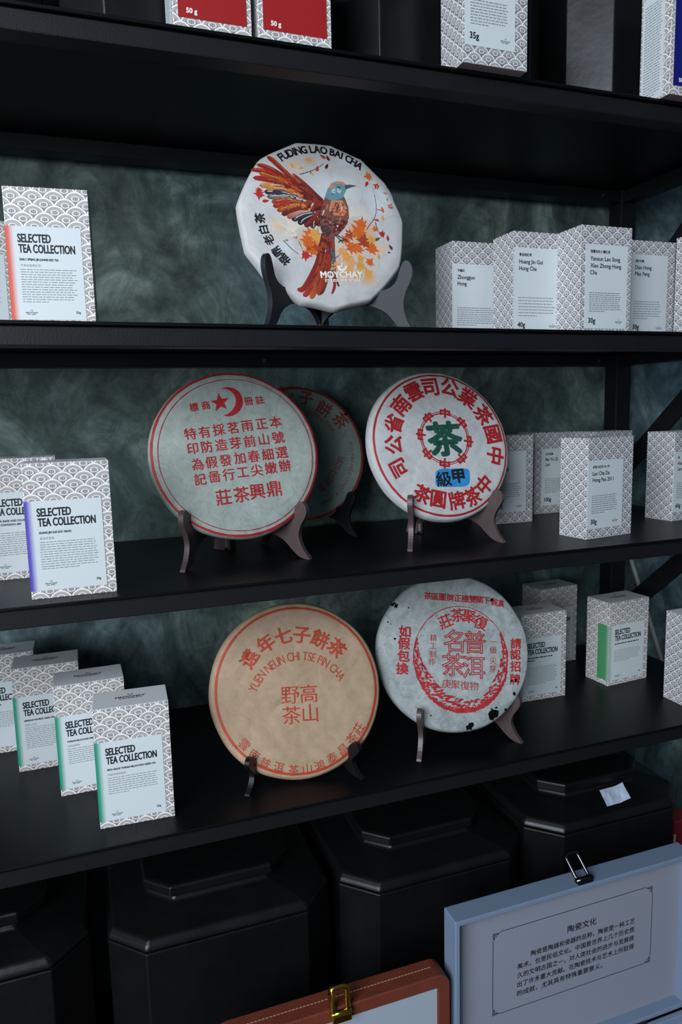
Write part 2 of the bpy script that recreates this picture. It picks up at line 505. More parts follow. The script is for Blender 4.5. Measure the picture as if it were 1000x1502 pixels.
def tea_box(kind, A, z, yaw, label, w=BW, d=BD, h=BH, group=None, **kw):
    rz = R_(yaw)
    t = thing('tea_box', label, 'box', (A[0], A[1], z), rz, group)
    pat = 'scale_print_large' if kind in ('select', 'gift') else 'scale_print_small'
    key = (w, d, h, pat)
    if key not in BODY: BODY[key] = box_mesh('carton', w, d, h, pat)
    o = bpy.data.objects.new('carton', BODY[key]); COL.objects.link(o); o.parent = t
    e = .00025
    def front(lift): return lambda u, v, q=0: (u, -e - lift - q, v)
    def leftf(lift): return lambda u, v, q=0: (-e - lift - q, -u, v)        # u runs back from the front edge as negative
    def top(lift): return lambda u, v, q=0: (u, v, h + e + lift + q)
    def panel(name, x0, x1, z0, z1, mat, fn=front, ragged=True, th=.0002, uvs=None):
        mb = MB(); f = fn(0); g = fn(th)
        P = [(x0, z0), (x1, z0), (x1, z1), (x0, z1)]
        mb.add([f(*p) for p in P] + [g(*p) for p in P], [(0, 1, 2, 3), (4, 5, 6, 7), (0, 1, 5, 4), (1, 2, 6, 5), (2, 3, 7, 6), (3, 0, 4, 7)], 0, uvs)
        return mb.build(name, mat, t)
    def bars(mb, x0, x1, z0, z1, n, hgt, fn, rnd, last=.6):
        for i in range(n):
            zz = z1 + (z0 - z1) * i / max(1, n - 1)
            x = x0; xe = x0 + (x1 - x0) * (last if i == n - 1 else rnd.uniform(.9, 1))
            while x < xe - .001:
                wl = rnd.uniform(.0018, .0058); xx = min(xe, x + wl)
                mb.add([fn(x, zz), fn(xx, zz), fn(xx, zz + hgt), fn(x, zz + hgt)], [(0, 1, 2, 3)])
                x = xx + .0009
    def logo(x, zc, s, fn, name='maker_mark'):
        mb = MB()
        cup = [(-.5, .35), (-.3, .30), (-.32, .05), (-.12, -.12), (.12, -.12), (.32, .05), (.3, .35), (.5, .25), (.42, 0), (.16, -.3), (-.16, -.3), (-.42, 0)]
        mb.add([fn(x + a * s * .8, zc + s * .9 + b * s * 1.0) for a, b in cup], geometry.tessellate_polygon([[Vector((a, b, 0)) for a, b in cup]]))
        lay_text(mb, 'MOYCHAY', x, zc, s * .62, fn, width=s * 4.4, bold=.03)
        bars(mb, x - s * 1.7, x + s * 1.7, zc - s * .75, zc - s * .75, 1, s * .22, fn, random.Random(3), 1)
        mb.build(name, 'ink', t)
    rnd = random.Random(int(A[0] * 1000) + int(A[1] * 777) + int(z * 99))
    F1 = front(.0003)
    if kind == 'select':
        x1, z0, z1 = w * .885, h * .062, h * .725
        sm = kw['strip']
        panel('label', .0075, x1, z0, z1, 'label_pale')
        sd = kw.get('side', .024)
        # the band wraps the corner: back part on the side wall, front part fading on the face
        tot = sd + .0075
        panel('label_band', -sd, 0, z0, z1, sm, leftf, uvs=[(0, 0), (sd / tot, 0), (sd / tot, 0), (0, 0)] * 2)
        panel('label_band', 0, .0075, z0, z1, sm, front, uvs=[(sd / tot, 0), (1, 0), (1, 0), (sd / tot, 0)] * 2)
        mb = MB()
        lay_text(mb, 'SELECTED', w * .135, h * .643, .0084, F1, 'l', bold=.034, width=w * .385)
        lay_text(mb, 'TEA COLLECTION', w * .140, h * .570, .0084, F1, 'l', bold=.034, width=w * .66)
        mb.build('title', 'ink', t)
        mb = MB()
        zz = h * .492
        for ln in kw.get('sub', []):
            if ln.startswith('#'):
                bars(mb, w * .14, w * (.14 + float(ln[1:])), zz - .0009, zz, 1, .0018, F1, rnd, 1)
            else:
                lay_text(mb, ln, w * .14, zz, .0023, F1, 'l', xs=.74, bold=.04)
            zz -= .0042
        mb.build('subtitle', 'ink', t)
        mb = MB()
        if kw.get('cn'): lay_text(mb, kw['cn'], w * .145, zz - .0016, .0026, F1, 'l')
        n = kw.get('lines', 11)
        bars(mb, w * .14, w * .81, zz - .006 - n * .00225, zz - .006, n, .0008, F1, rnd, kw.get('last', .6))
        mb.build('small_print', 'ink_soft', t)
        logo(w * .235, h * .112, .0026, F1)
        mb = MB()
        lay_text(mb, kw.get('wt', '50g'), w * .79, h * .118, .0024, F1, 'c', bold=.03)
        mb.build('weight_mark', 'ink', t)
    elif kind == 'name':
        x0, x1, z0, z1 = kw.get('lab', (.05, .86, .10, .80))
        x0, x1, z0, z1 = x0 * w, x1 * w, z0 * h, z1 * h
        panel('label', x0, x1, z0, z1, 'label_pale')
        tx = x0 + w * .10
        mb = MB()
        if kw.get('cn'): lay_text(mb, kw['cn'], tx, z1 - h * .065, .0040, F1, 'l', bold=.03, xs=.92)
        zz = z1 - h * .128
        for ln in kw['names']:
            lay_text(mb, ln, tx, zz, .0053, F1, 'l', xs=.92, bold=.028); zz -= .0086
        if kw['names']: mb.build('title', 'ink', t)
        mb = MB()
        lay_text(mb, kw['wt'], tx - w * .02, z0 + h * .075, .0066, F1, 'l', xs=.9, bold=.035)
        mb.build('weight_mark', 'ink', t)
        mb = MB()
        bars(mb, tx - w * .01, x1 - w * .11, z0 + h * .155, z0 + h * .325, kw.get('lines', 9), .0011, F1, rnd, kw.get('last', .5))
        mb.build('small_print', 'ink_soft', t)
        logo(x1 - w * .15, z0 + h * .065, .0027, F1)
    elif kind == 'gift':
        panel('label', w * .065, w * .935, h * .075, h * .9, kw['face'])
        if kw.get('sidelabel'):
            panel('side_label', -d * .93, -d * .22, h * .02, h * .9, 'label_pale', leftf)
            mb = MB()
            bars(mb, -d * .86, -d * .28, h * .06, h * .82, 34, .0011, leftf(.0003), rnd, .7)
            mb.build('small_print', 'ink_soft', t)
        mb = MB()
        lay_text(mb, kw['wt'], w * .17, h * .125, .0045, F1, 'l', bold=.04)
        mb.build('weight_mark', 'white_print', t)
    if kind == 'select' or kw.get('toplogo'):
        logo(w * .5, d * .52, .0072, top(.0001), 'top_mark')
    return t

# upper shelf
tea_box('gift', (.1105, .002), S1, 0, 'red-faced patterned tea box, left of the touching pair on the top shelf', w=.0765, face='label_red', wt='50 g', sidelabel=True)
tea_box('gift', (.1935, .001), S1, 0, 'red-faced patterned tea box, right of the touching pair on the top shelf', w=.0765, face='label_red', wt='50 g', sidelabel=True)
tea_box('name', (.412, -.017), S1, 0, 'patterned tea box jutting over the front edge of the top shelf', names=[], wt='35g', lab=(.02, .80, .13, .8), lines=9)
tea_box('gift', (.690, -.018), S1, 0, 'patterned tea box with a navy face at the right end of the top shelf', face='label_navy', wt='50 g', sidelabel=True)
# shelf with the bird cake
tea_box('select', (-.056, .064), S2, -4, 'patterned tea box with a coral red edge left of the bird tea cake', strip='strip_coral', sub=['EARLY SPRING JIN JUNMEI RED TEA'], cn='早春金駿眉紅茶', lines=14, wt='35g', last=.45)
tea_box('select', (-.140, .205), S2, 0, 'shadowed patterned tea box half hidden behind the coral-edged box', strip='strip_coral', sub=['#.5'], wt='35g')
tea_box('name', (.498, .166), S2, 0, 'patterned tea box right of the bird cake, leftmost of its row', names=['Zhongguo', 'Hong'], cn='中國紅', wt='35g', lab=(0, .97, .02, .78), lines=9)
tea_box('name', (.550, .096), S2, 0, 'patterned tea box second in the row right of the bird cake', names=['Huang Jin Gui', 'Hong Cha'], cn='黃金桂紅茶', wt='40g', lab=(.01, .93, .055, .85), lines=7)
tea_box('name', (.618, .046), S2, 0, 'foremost patterned tea box with a three-line title right of the bird cake', names=['Yanxun Lao Song', 'Xiao Zhong Hong', 'Cha'], cn='煙熏老松小種紅茶', wt='30g', lab=(.08, .92, .06, .83), lines=10)
tea_box('name', (.744, .100), S2, 0, 'patterned tea box beside the rear post, right of the three-line title box', names=['Dian Hong', 'Mao Feng'], cn='滇紅毛峰', wt='30g', lab=(-.0, .82, .06, .86), lines=8)
tea_box('name', (.803, .028), S2, 0, 'patterned tea box cut by the right picture edge on the bird cake shelf', names=[], wt='30g')
# shelf with the star and moon cake
tea_box('select', (-.057, .020), S3, .5, 'patterned tea box with a violet edge left of the star and moon tea cake', strip='strip_violet', sub=['HUANG JIN GUI GUO XIANG'], cn='黃金桂果香', lines=12, wt='30g', last=.65, w=.082)
tea_box('select', (-.1085, .131), S3, 1, 'patterned tea box at the left picture edge behind the violet-edged box', strip='strip_violet', sub=['SPECIAL BAKED AGED OOLONG', 'FROM ZHANGZHOU, 2004'], lines=11, wt='50g', last=.9)
tea_box('name', (.585, .214), S3, -1, 'patterned tea box half hidden behind the round red-lettered tea cake', names=['', '      Oulong'], wt='50g', lab=(.10, .84, .13, .82), toplogo=True)
tea_box('name', (.712, .275), S3, 1, 'patterned tea box at the back between the half hidden box and the two-line title box', names=['Bai Ya Qi', 'Lan'], cn='白芽奇蘭', wt='100g', lab=(.16, .95, .10, .80))
tea_box('name', (.792, .222), S3, 5, 'patterned tea box whose top shows just behind the foremost box under the brace', names=[], wt='50g', toplogo=True)
tea_box('name', (.634, .043), S3, 8.5, 'foremost patterned tea box with a two-line title right of the red-lettered round cake', names=['Lao Cha Da', 'Hong Pao 2011'], cn='老茶大紅袍 2011年', wt='30g', lab=(.0, .77, .10, .78), lines=9, w=.087, toplogo=True)
tea_box('name', (.848, .112), S3, 8, 'patterned tea box at the right picture edge on the middle shelf', names=['Hei', 'Lao'], cn='黑', wt='60g', lab=(.0, .80, .10, .78))
# lower shelf
tea_box('select', (-.009, .034), S4, -2.5, 'foremost of the four green-edged patterned tea boxes on the lower shelf', strip='strip_teal', sub=['HIGH GRADE YUNNAN BILUOCHUN GREEN TEA'], cn='高級雲南碧螺春', lines=8, wt='50g', last=.4, group='stepped green-edged tea boxes')
tea_box('select', (-.051, .124), S4, 1, 'second green-edged patterned tea box from the front on the lower shelf', strip='strip_teal', sub=['YUNNAN BILUOCHUN GREEN TEA'], cn='雲南碧螺春', lines=8, wt='50g', group='stepped green-edged tea boxes')
tea_box('select', (-.103, .209), S4, 0, 'third green-edged patterned tea box from the front on the lower shelf', strip='strip_teal', sub=['EMEISHAN MAOFENG GREEN TEA'], cn='峨眉山毛峰', lines=12, wt='50g', group='stepped green-edged tea boxes')
tea_box('select', (-.160, .277), S4, 0, 'rearmost of the stepped green-edged patterned tea boxes, cut by the left picture edge', strip='strip_teal', sub=['#.30'], lines=9, wt='50g', group='stepped green-edged tea boxes')
tea_box('select', (.604, .149), S4, -1.5, 'patterned tea box peeking out right of the grey scorched tea cake', strip='strip_sea', sub=['#.55', '#.15'], lines=12, wt='50g')
tea_box('select', (.722, .268), S4, 4, 'shadowed patterned tea box at the back behind the box beside the grey cake', strip='strip_sea', sub=['#.5'], wt='50g')
tea_box('select', (.768, .150), S4, 4.6, 'patterned tea box with a broad green band below the brace on the lower shelf', strip='strip_green', sub=['#.62'], lines=8, wt='50g', w=.084)
tea_box('name', (.817, .034), S4, 0, 'patterned tea box cut by the right picture edge on the lower shelf', names=[], wt='50g', toplogo=True)

# ------------------------------------------------------------------ tea cakes
# measurements in millimetres on each disc: u right, v up, centre 0,0
PRINTS = {'moon': [('t','標',-47.4,59.0,6.0,10.7,0.97,0.02,'red',0),('t','商',-32.9,60.8,6.0,10.8,0.97,0.02,'red',0),('t','冊',20.6,65.2,6.0,11.0,0.99,0.02,'red',0),('t','註',35.0,66.8,6.0,11.1,1.0,0.02,'red',0),('t','特',-54.7,25.7,5.3,14.7,0.97,0.014,'red',0),('t','有',-37.6,27.5,5.3,14.8,0.98,0.014,'red',0),('t','採',-20.2,29.5,5.3,14.9,0.98,0.014,'red',0),('t','茗',-2.5,31.4,5.3,15.0,0.99,0.014,'red',0),('t','雨',15.3,33.4,5.3,15.1,1.0,0.014,'red',0),('t','正',33.5,35.4,5.3,15.2,1.0,0.014,'red',0),('t','本',51.9,37.4,5.3,15.3,1.01,0.014,'red',0),('t','印',-53.6,7.4,4.9,14.6,0.97,0.014,'red',0),('t','防',-36.5,9.0,4.9,14.7,0.98,0.014,'red',0),('t','造',-19.1,10.6,4.9,14.8,0.98,0.014,'red',0),('t','芽',-1.6,12.3,4.9,14.9,0.99,0.014,'red',0),('t','前',16.3,13.9,4.9,15.0,1.0,0.014,'red',0),('t','山',34.3,15.6,4.9,15.1,1.0,0.014,'red',0),('t','號',52.7,17.4,4.9,15.2,1.01,0.014,'red',0),('t','為',-49.7,-11.8,4.4,14.5,0.98,0.014,'red',0),('t','假',-32.9,-10.3,4.4,14.6,0.98,0.014,'red',0),('t','發',-15.7,-8.7,4.5,14.7,0.99,0.014,'red',0),('t','加',1.6,-7.0,4.5,14.8,0.99,0.014,'red',0),('t','春',19.2,-5.4,4.5,14.9,1.0,0.014,'red',0),('t','細',37.0,-3.7,4.5,15.0,1.01,0.014,'red',0),('t','選',55.1,-2.0,4.5,15.2,1.02,0.014,'red',0),('t','記',-48.1,-30.3,4.0,14.4,0.98,0.014,'red',0),('t','啚',-31.1,-28.4,4.0,14.5,0.98,0.014,'red',0),('t','行',-13.9,-26.6,4.0,14.7,0.99,0.014,'red',0),('t','工',3.6,-24.7,4.1,14.8,1.0,0.014,'red',0),('t','尖',21.3,-22.8,4.1,14.9,1.0,0.014,'red',0),('t','嫩',39.2,-20.8,4.1,15.0,1.01,0.014,'red',0),('t','辦',57.4,-18.9,4.1,15.1,1.02,0.014,'red',0),('t','莊',-22.5,-53.9,3.4,19.1,0.99,0.014,'red',0),('t','茶',-0.6,-51.8,3.5,19.3,1.0,0.014,'red',0),('t','興',19.1,-49.2,3.5,19.4,1.01,0.014,'red',0),('t','鼎',40.3,-47.2,3.5,19.6,1.02,0.014,'red',0),('p',[(-16.0,76.1),(-18.3,67.7),(-26.5,66.0),(-19.7,61.8),(-21.3,53.4),(-14.8,59.0),(-7.5,55.5),(-10.3,63.3),(-4.2,69.6),(-12.5,68.7)],
'red'),
('p',[(-12.2,81.6),(-9.4,82.8),(-6.4,83.5),(-3.4,83.7),(-0.4,83.4),(2.5,82.6),(5.1,81.3),(7.5,79.6),(9.5,77.4),(11.1,74.9),(12.2,72.2),(12.9,69.2),(13.1,66.1),(12.8,63.0),(12.0,59.9),(10.7,57.0),(9.0,54.3),(7.0,51.9),(4.5,49.8),(1.9,48.2),(-1.0,47.0),(-4.0,46.3),(-7.0,46.0),(-9.9,46.3),(-12.8,47.1),(-9.9,48.1),(-7.3,49.3),(-5.0,50.7),(-2.8,52.3),(-0.9,54.1),(0.7,56.0),(2.1,58.1),(3.2,60.3),(4.0,62.6),(4.5,65.0),(4.7,67.4),(4.5,69.7),(4.0,72.0),(3.1,74.1),(1.9,76.0),(0.5,77.7),(-1.2,79.2),(-3.2,80.3),(-5.3,81.2),(-7.5,81.7),(-9.9,81.8)],
'red'),
('r',0,0,100.2,103.0,'red'),
('r',0.5,-1,94.4,95.3,'red')],
'stamp': [('t','司',-68.8,-29.7,-246.6,24.9,1.0,0.034,'red',0),('t','公',-71.5,2.0,88.4,25.1,1.0,0.034,'red',0),('t','省',-66.9,30.3,65.6,25.5,1.0,0.034,'red',0),('t','南',-53.0,55.7,43.6,25.9,1.0,0.034,'red',0),('t','雲',-30.7,73.9,22.5,26.3,1.0,0.034,'red',0),('t','司',-5.0,80.3,3.6,26.6,1.0,0.034,'red',0),('t','公',24.5,79.5,-17.1,26.9,1.0,0.034,'red',0),('t','業',49.9,64.3,-37.8,27.0,1.0,0.034,'red',0),('t','茶',69.8,39.0,-60.8,26.9,1.0,0.034,'red',0),('t','國',79.5,11.2,-82.0,26.7,1.0,0.034,'red',0),('t','中',77.7,-19.6,-104.1,26.4,1.0,0.034,'red',0),('t','茶',-40.8,-66.5,-31.6,23.8,1.0,0.034,'red',0),('t','圓',-18.9,-74.5,-14.2,23.9,1.0,0.034,'red',0),('t','牌',8.0,-78.0,5.9,24.2,1.0,0.034,'red',0),('t','茶',32.8,-74.0,23.9,24.4,1.0,0.034,'red',0),('t','中',53.2,-58.9,42.1,24.8,1.0,0.034,'red',0),('t','茶',4.0,6.9,1.6,46.9,1.08,0.042,'green',0),('t','中',10.3,42.6,-10.0,13.5,1.25,0.06,'red',0),('t','中',-16.0,36.7,35.0,13.5,1.25,0.06,'red',0),('t','中',-30.5,14.0,80.0,13.5,1.25,0.06,'red',0),('t','中',-24.7,-12.3,125.0,13.5,1.25,0.06,'red',0),('t','中',-1.9,-26.8,170.0,13.5,1.25,0.06,'red',0),('t','中',24.4,-21.0,215.0,13.5,1.25,0.06,'red',0),('t','中',38.9,1.8,260.0,13.5,1.25,0.06,'red',0),('t','中',33.1,28.1,305.0,13.5,1.25,0.06,'red',0),('r',4.2,7.9,33.3,34.9,'red'),
('r',4.2,7.9,36.1,37.1,'red'),
('p',[(33.0,-47.4),(33.9,-41.6),(33.8,-39.7),(33.3,-38.3),(32.5,-37.3),(31.3,-36.5),(29.7,-35.9),(27.6,-35.5),(24.9,-35.1),(20.9,-34.9),(9.0,-34.4),(-2.9,-34.0),(-6.8,-34.1),(-9.7,-34.5),(-11.9,-35.0),(-13.6,-35.6),(-15.1,-36.5),(-16.2,-37.5),(-17.1,-38.9),(-17.8,-40.8),(-18.9,-46.5),(-19.7,-52.2),(-19.7,-54.0),(-19.2,-55.3),(-18.4,-56.3),(-17.2,-57.1),(-15.7,-57.7),(-13.7,-58.2),(-11.0,-58.5),(-7.1,-58.8),(4.6,-59.4),(16.5,-59.9),(20.5,-59.8),(23.4,-59.5),(25.6,-59.0),(27.4,-58.4),(28.9,-57.5),(30.1,-56.5),(31.1,-55.1),(31.8,-53.2)],
'blue'),
('t','級',-6.6,-48.1,2.3,20.2,1.1,0.03,'ink',0),('t','甲',15.9,-45.2,2.4,19.4,1.11,0.05,'ink',0),('r',0,0,96.4,99.0,'red')],
'tan': [('t','遠',-57.1,43.0,53.0,21.4,1.0,0.025,'orange',0),('t','年',-35.0,59.2,30.6,21.7,1.0,0.025,'orange',0),('t','七',-12.0,67.0,10.2,21.9,1.0,0.025,'orange',0),('t','子',11.8,65.2,-10.2,22.1,1.0,0.025,'orange',0),('t','餅',34.6,58.2,-30.7,22.1,1.0,0.025,'orange',0),('t','茶',55.1,44.8,-50.9,22.1,1.0,0.025,'orange',0),('a','YUEN NEUN CHI TSE PIN CHA',1.4,-24.3,64.5,151.7,31.3,11.5,0.7,0.0,'orange'),
('t','野',-10.4,-6.8,-2.6,22.5,1.04,0.0,'orange',0),('t','高',13.0,-7.1,-2.6,22.6,1.04,0.0,'orange',0),('t','茶',-11.0,-30.7,-2.9,22.2,1.04,0.0,'orange',0),('t','山',12.4,-30.8,-2.9,22.3,1.05,0.0,'orange',0),('t','雲',-71.1,-58.1,-50.7,13.1,1.0,0.0,'orange',0),('t','南',-60.3,-71.6,-40.1,13.1,1.0,0.0,'orange',0),('t','普',-48.1,-82.6,-30.2,13.0,1.0,0.0,'orange',0),('t','洱',-31.9,-89.6,-19.6,13.1,1.0,0.0,'orange',0),('t','茶',-14.5,-95.2,-8.6,13.1,1.0,0.0,'orange',0),('t','山',2.6,-95.7,1.6,13.1,1.0,0.0,'orange',0),('t','鴻',18.2,-94.0,11.0,13.2,1.0,0.0,'orange',0),('t','泰',34.5,-87.2,21.6,13.3,1.0,0.0,'orange',0),('t','昌',49.2,-79.0,31.9,13.5,1.0,0.0,'orange',0),('t','茶',61.8,-67.4,42.5,13.6,1.0,0.0,'orange',0),('t','莊',71.7,-56.7,51.7,13.7,1.0,0.0,'orange',0),('r',0,0,99.2,102.2,'orange')],
'grey': [('t','茶',-30.1,76.4,-8.2,10.1,1.02,0.025,'red',0),('t','區',-20.3,74.7,-8.2,10.2,1.02,0.025,'red',0),('t','圖',-10.2,73.4,-8.2,10.2,1.02,0.025,'red',0),('t','牌',0.8,71.8,-8.2,10.2,1.02,0.025,'red',0),('t','正',10.9,70.6,-8.2,10.2,1.02,0.025,'red',0),('t','穗',21.0,69.3,-8.2,10.2,1.02,0.025,'red',0),('t','雙',31.4,68.2,-8.2,10.2,1.02,0.025,'red',0),('t','關',41.1,67.0,-8.2,10.2,1.02,0.025,'red',0),('t','下',51.0,65.2,-8.2,10.2,1.02,0.025,'red',0),('t','省',61.1,63.0,-8.2,10.3,1.02,0.025,'red',0),('t','滇',69.7,60.2,-8.2,10.3,1.03,0.025,'red',0),('t','莊',-9.5,40.9,17.5,18.0,1.05,0.02,'red',0),('t','茶',8.0,47.8,1.3,18.2,1.04,0.02,'red',0),('t','聚',24.1,45.2,-11.3,18.4,1.02,0.02,'red',0),('t','復',39.3,36.3,-25.1,18.7,0.99,0.02,'red',0),('t','如',-65.8,30.9,-5.6,15.7,1.03,0.035,'red',0),('t','假',-68.4,15.4,-5.7,15.6,1.03,0.035,'red',0),('t','包',-70.5,-0.5,-5.8,15.5,1.04,0.035,'red',0),('t','換',-73.5,-16.8,-5.9,15.3,1.04,0.035,'red',0),('t','請',85.4,5.3,-5.6,14.1,1.05,0.03,'red',0),('t','認',82.9,-9.2,-5.7,14.0,1.05,0.03,'red',0),('t','招',80.9,-24.8,-5.8,13.9,1.05,0.03,'red',0),('t','牌',78.4,-41.4,-6.0,13.8,1.06,0.03,'red',0),('t','精',-28.0,20.1,-6.6,9.4,1.03,0,'red',0),('t','工',-29.5,9.5,-6.7,9.4,1.04,0,'red',0),('t','制',-31.3,-1.1,-6.7,9.3,1.04,0,'red',0),('t','作',-33.1,-10.7,-6.8,9.3,1.04,0,'red',0),('t','一',53.4,9.7,-6.6,9.5,1.04,0,'red',0),('t','級',52.1,-1.5,-6.7,9.5,1.04,0,'red',0),('t','尖',50.5,-14.9,-6.8,9.4,1.05,0,'red',0),('t','芽',48.8,-25.9,-6.8,9.4,1.05,0,'red',0),('t','庚',-16.4,-40.6,-7.0,11.8,1.05,0.0,'red',0),('t','聚',-4.1,-42.5,-7.0,11.8,1.05,0.0,'red',0),('t','復',8.0,-44.5,-7.0,11.9,1.05,0.0,'red',0),('t','物',20.6,-46.1,-7.0,11.9,1.05,0.0,'red',0),('t','名',-1.4,14.4,-5.6,30.1,1.04,0,'red',1),('t','普',27.7,10.9,-5.6,30.3,1.04,0,'red',1),('t','茶',-4.7,-16.7,-5.8,29.7,1.05,0,'red',1),('t','洱',22.6,-21.9,-5.9,29.8,1.05,0,'red',1),('w',7.0,-10.4,70.8,65.2,65.3,70.1),('b',-78.8,67.8,5.4),('b',-74.4,65.3,6.3),('b',-75.9,69.2,3.6),('b',-57.9,62.0,2.2),('b',-87.3,45.0,2.7),('b',-84.0,42.1,1.8),('b',-80.0,22.2,3.1),('b',59.0,65.9,5.4),('b',43.8,-84.9,16.2),('b',48.3,-75.9,3.6),('b',41.6,-77.2,2.7),('b',10.3,-97.5,11.7),('b',13.0,-94.4,6.3),('b',61.7,-79.8,4.5),('b',75.3,-60.4,6.3),('b',73.4,-43.2,4.0),('b',79.4,-43.0,4.0),('b',-41.2,-79.5,2.7),('b',11.9,-73.2,2.2),('b',-53.9,8.9,1.8)],
'back': [('t','七',-12.7,92.1,7.8,22.2,1.0,0.02,'dullred',0),('t','子',17.7,80.9,-12.4,22.3,1.0,0.02,'dullred',0),('t','餅',43.7,64.9,-33.9,22.5,1.0,0.02,'dullred',0),('t','茶',67.8,46.2,-55.7,22.5,1.0,0.02,'dullred',0),('a','BEENG CHA',0,0,62.4,72.6,30.9,7.5,0.8,0,'dullred'),
('t','進',26.5,-52.7,26.7,11.2,1.0,0.0,'dullred',0),('t','出',37.8,-43.4,41.0,11.3,1.0,0.0,'dullred',0),('t','口',46.3,-33.3,54.3,11.4,1.0,0.0,'dullred',0),('t','公',54.5,-23.0,67.1,11.4,1.0,0.0,'dullred',0),('t','司',61.5,-13.7,77.4,11.5,1.0,0.0,'dullred',0),('r',0,0,95,99.5,'dullred'),
('i','IMPORT & EXPORT CORPORATION',0,0,80.5,-72.5,8.3,5.5,0.7,0,'dullred'),
('b',77.6,56.1,6.4),('b',81.4,-60.2,6.4),('b',99.9,33.6,3.6),('b',48.8,-84.0,4.6)],
'bird': [('a','FUDING LAO BAI CHA',0.7,4.6,88.9,123.7,55.1,10.4,0.82,0.035,'ink'),
('t','福',-56.5,-49.4,-228.8,12.2,1.0,0.03,'ink',0),('t','鼎',-64.7,-40.2,-238.1,12.2,1.0,0.03,'ink',0),('t','老',-73.3,-26.2,-250.3,12.2,1.0,0.03,'ink',0),('t','白',-78.6,-13.8,-260.1,12.2,1.0,0.03,'ink',0),('t','茶',-81.7,-0.1,-269.9,12.2,1.0,0.03,'ink',0),('t','MOYCHAY',12.7,-64.4,2.4,7.9,1.02,0.045,'white',0),('t','in tea we trust',13.6,-70.5,3.2,5.5,1.03,0.01,'white',0)],
'birdart': [('soft',(-32.8,69.5),13.9,10.4,'peach'),
('soft',(-39.2,-15.8),34.8,30.2,'cream'),
('soft',(33.0,7.4),27.8,25.5,'cream'),
('soft',(41.3,-24.8),30.2,34.8,'peach'),
('soft',(46.2,-66.4),16.2,13.9,'amber'),
('soft',(-60.9,-8.1),11.6,11.6,'peach'),
('soft',(-13.6,77.1),9.3,7.0,'amber'),
('soft',(25.1,-41.9),25.5,25.5,'peach'),
('soft',(15.3,41.2),37.1,25.5,'mist'),
('soft',(72.5,34.0),20.9,27.8,'mist'),
('soft',(33.0,-13.6),18.6,20.9,'amber'),
('soft',(65.2,-28.1),13.9,11.6,'peach'),
('soft',(29.2,81.4),13.9,9.3,'mist'),
('soft',(-52.4,-34.6),16.2,13.9,'mist'),
('soft',(42.9,-10.7),25.5,20.9,'amber'),
('soft',(18.5,-58.4),25.5,18.6,'amber'),
('soft',(-22.1,-26.1),23.2,18.6,'amber'),
('f',[(-27.1,58.4),(-12.7,63.9),(-1.6,70.1),(4.9,75.9)],1.2,0.7,'twig','twig'),
('f',[(38.9,-24.9),(53.5,-3.0),(65.0,12.0),(68.2,28.9),(66.3,55.0)],1.2,0.7,'twig','twig'),
('f',[(5.9,-45.2),(26.4,-30.3),(38.9,-24.9),(55.1,-31.0)],1.2,0.7,'twig','twig'),
('f',[(-56.0,-25.8),(-45.9,-36.5),(-36.4,-42.8)],1.2,0.7,'twig','twig'),
('f',[(-43.8,-16.1),(-37.9,-24.8),(-33.4,-35.8)],1.2,0.7,'twig','twig'),
('f',[(-12.8,63.2),(-13.1,59.7)],1.2,0.7,'twig','twig'),
('f',[(68.6,21.8),(78.2,20.1)],1.2,0.7,'twig','twig'),
('f',[(64.1,4.8),(67.4,-9.1),(74.1,-14.6)],1.2,0.7,'twig','twig'),
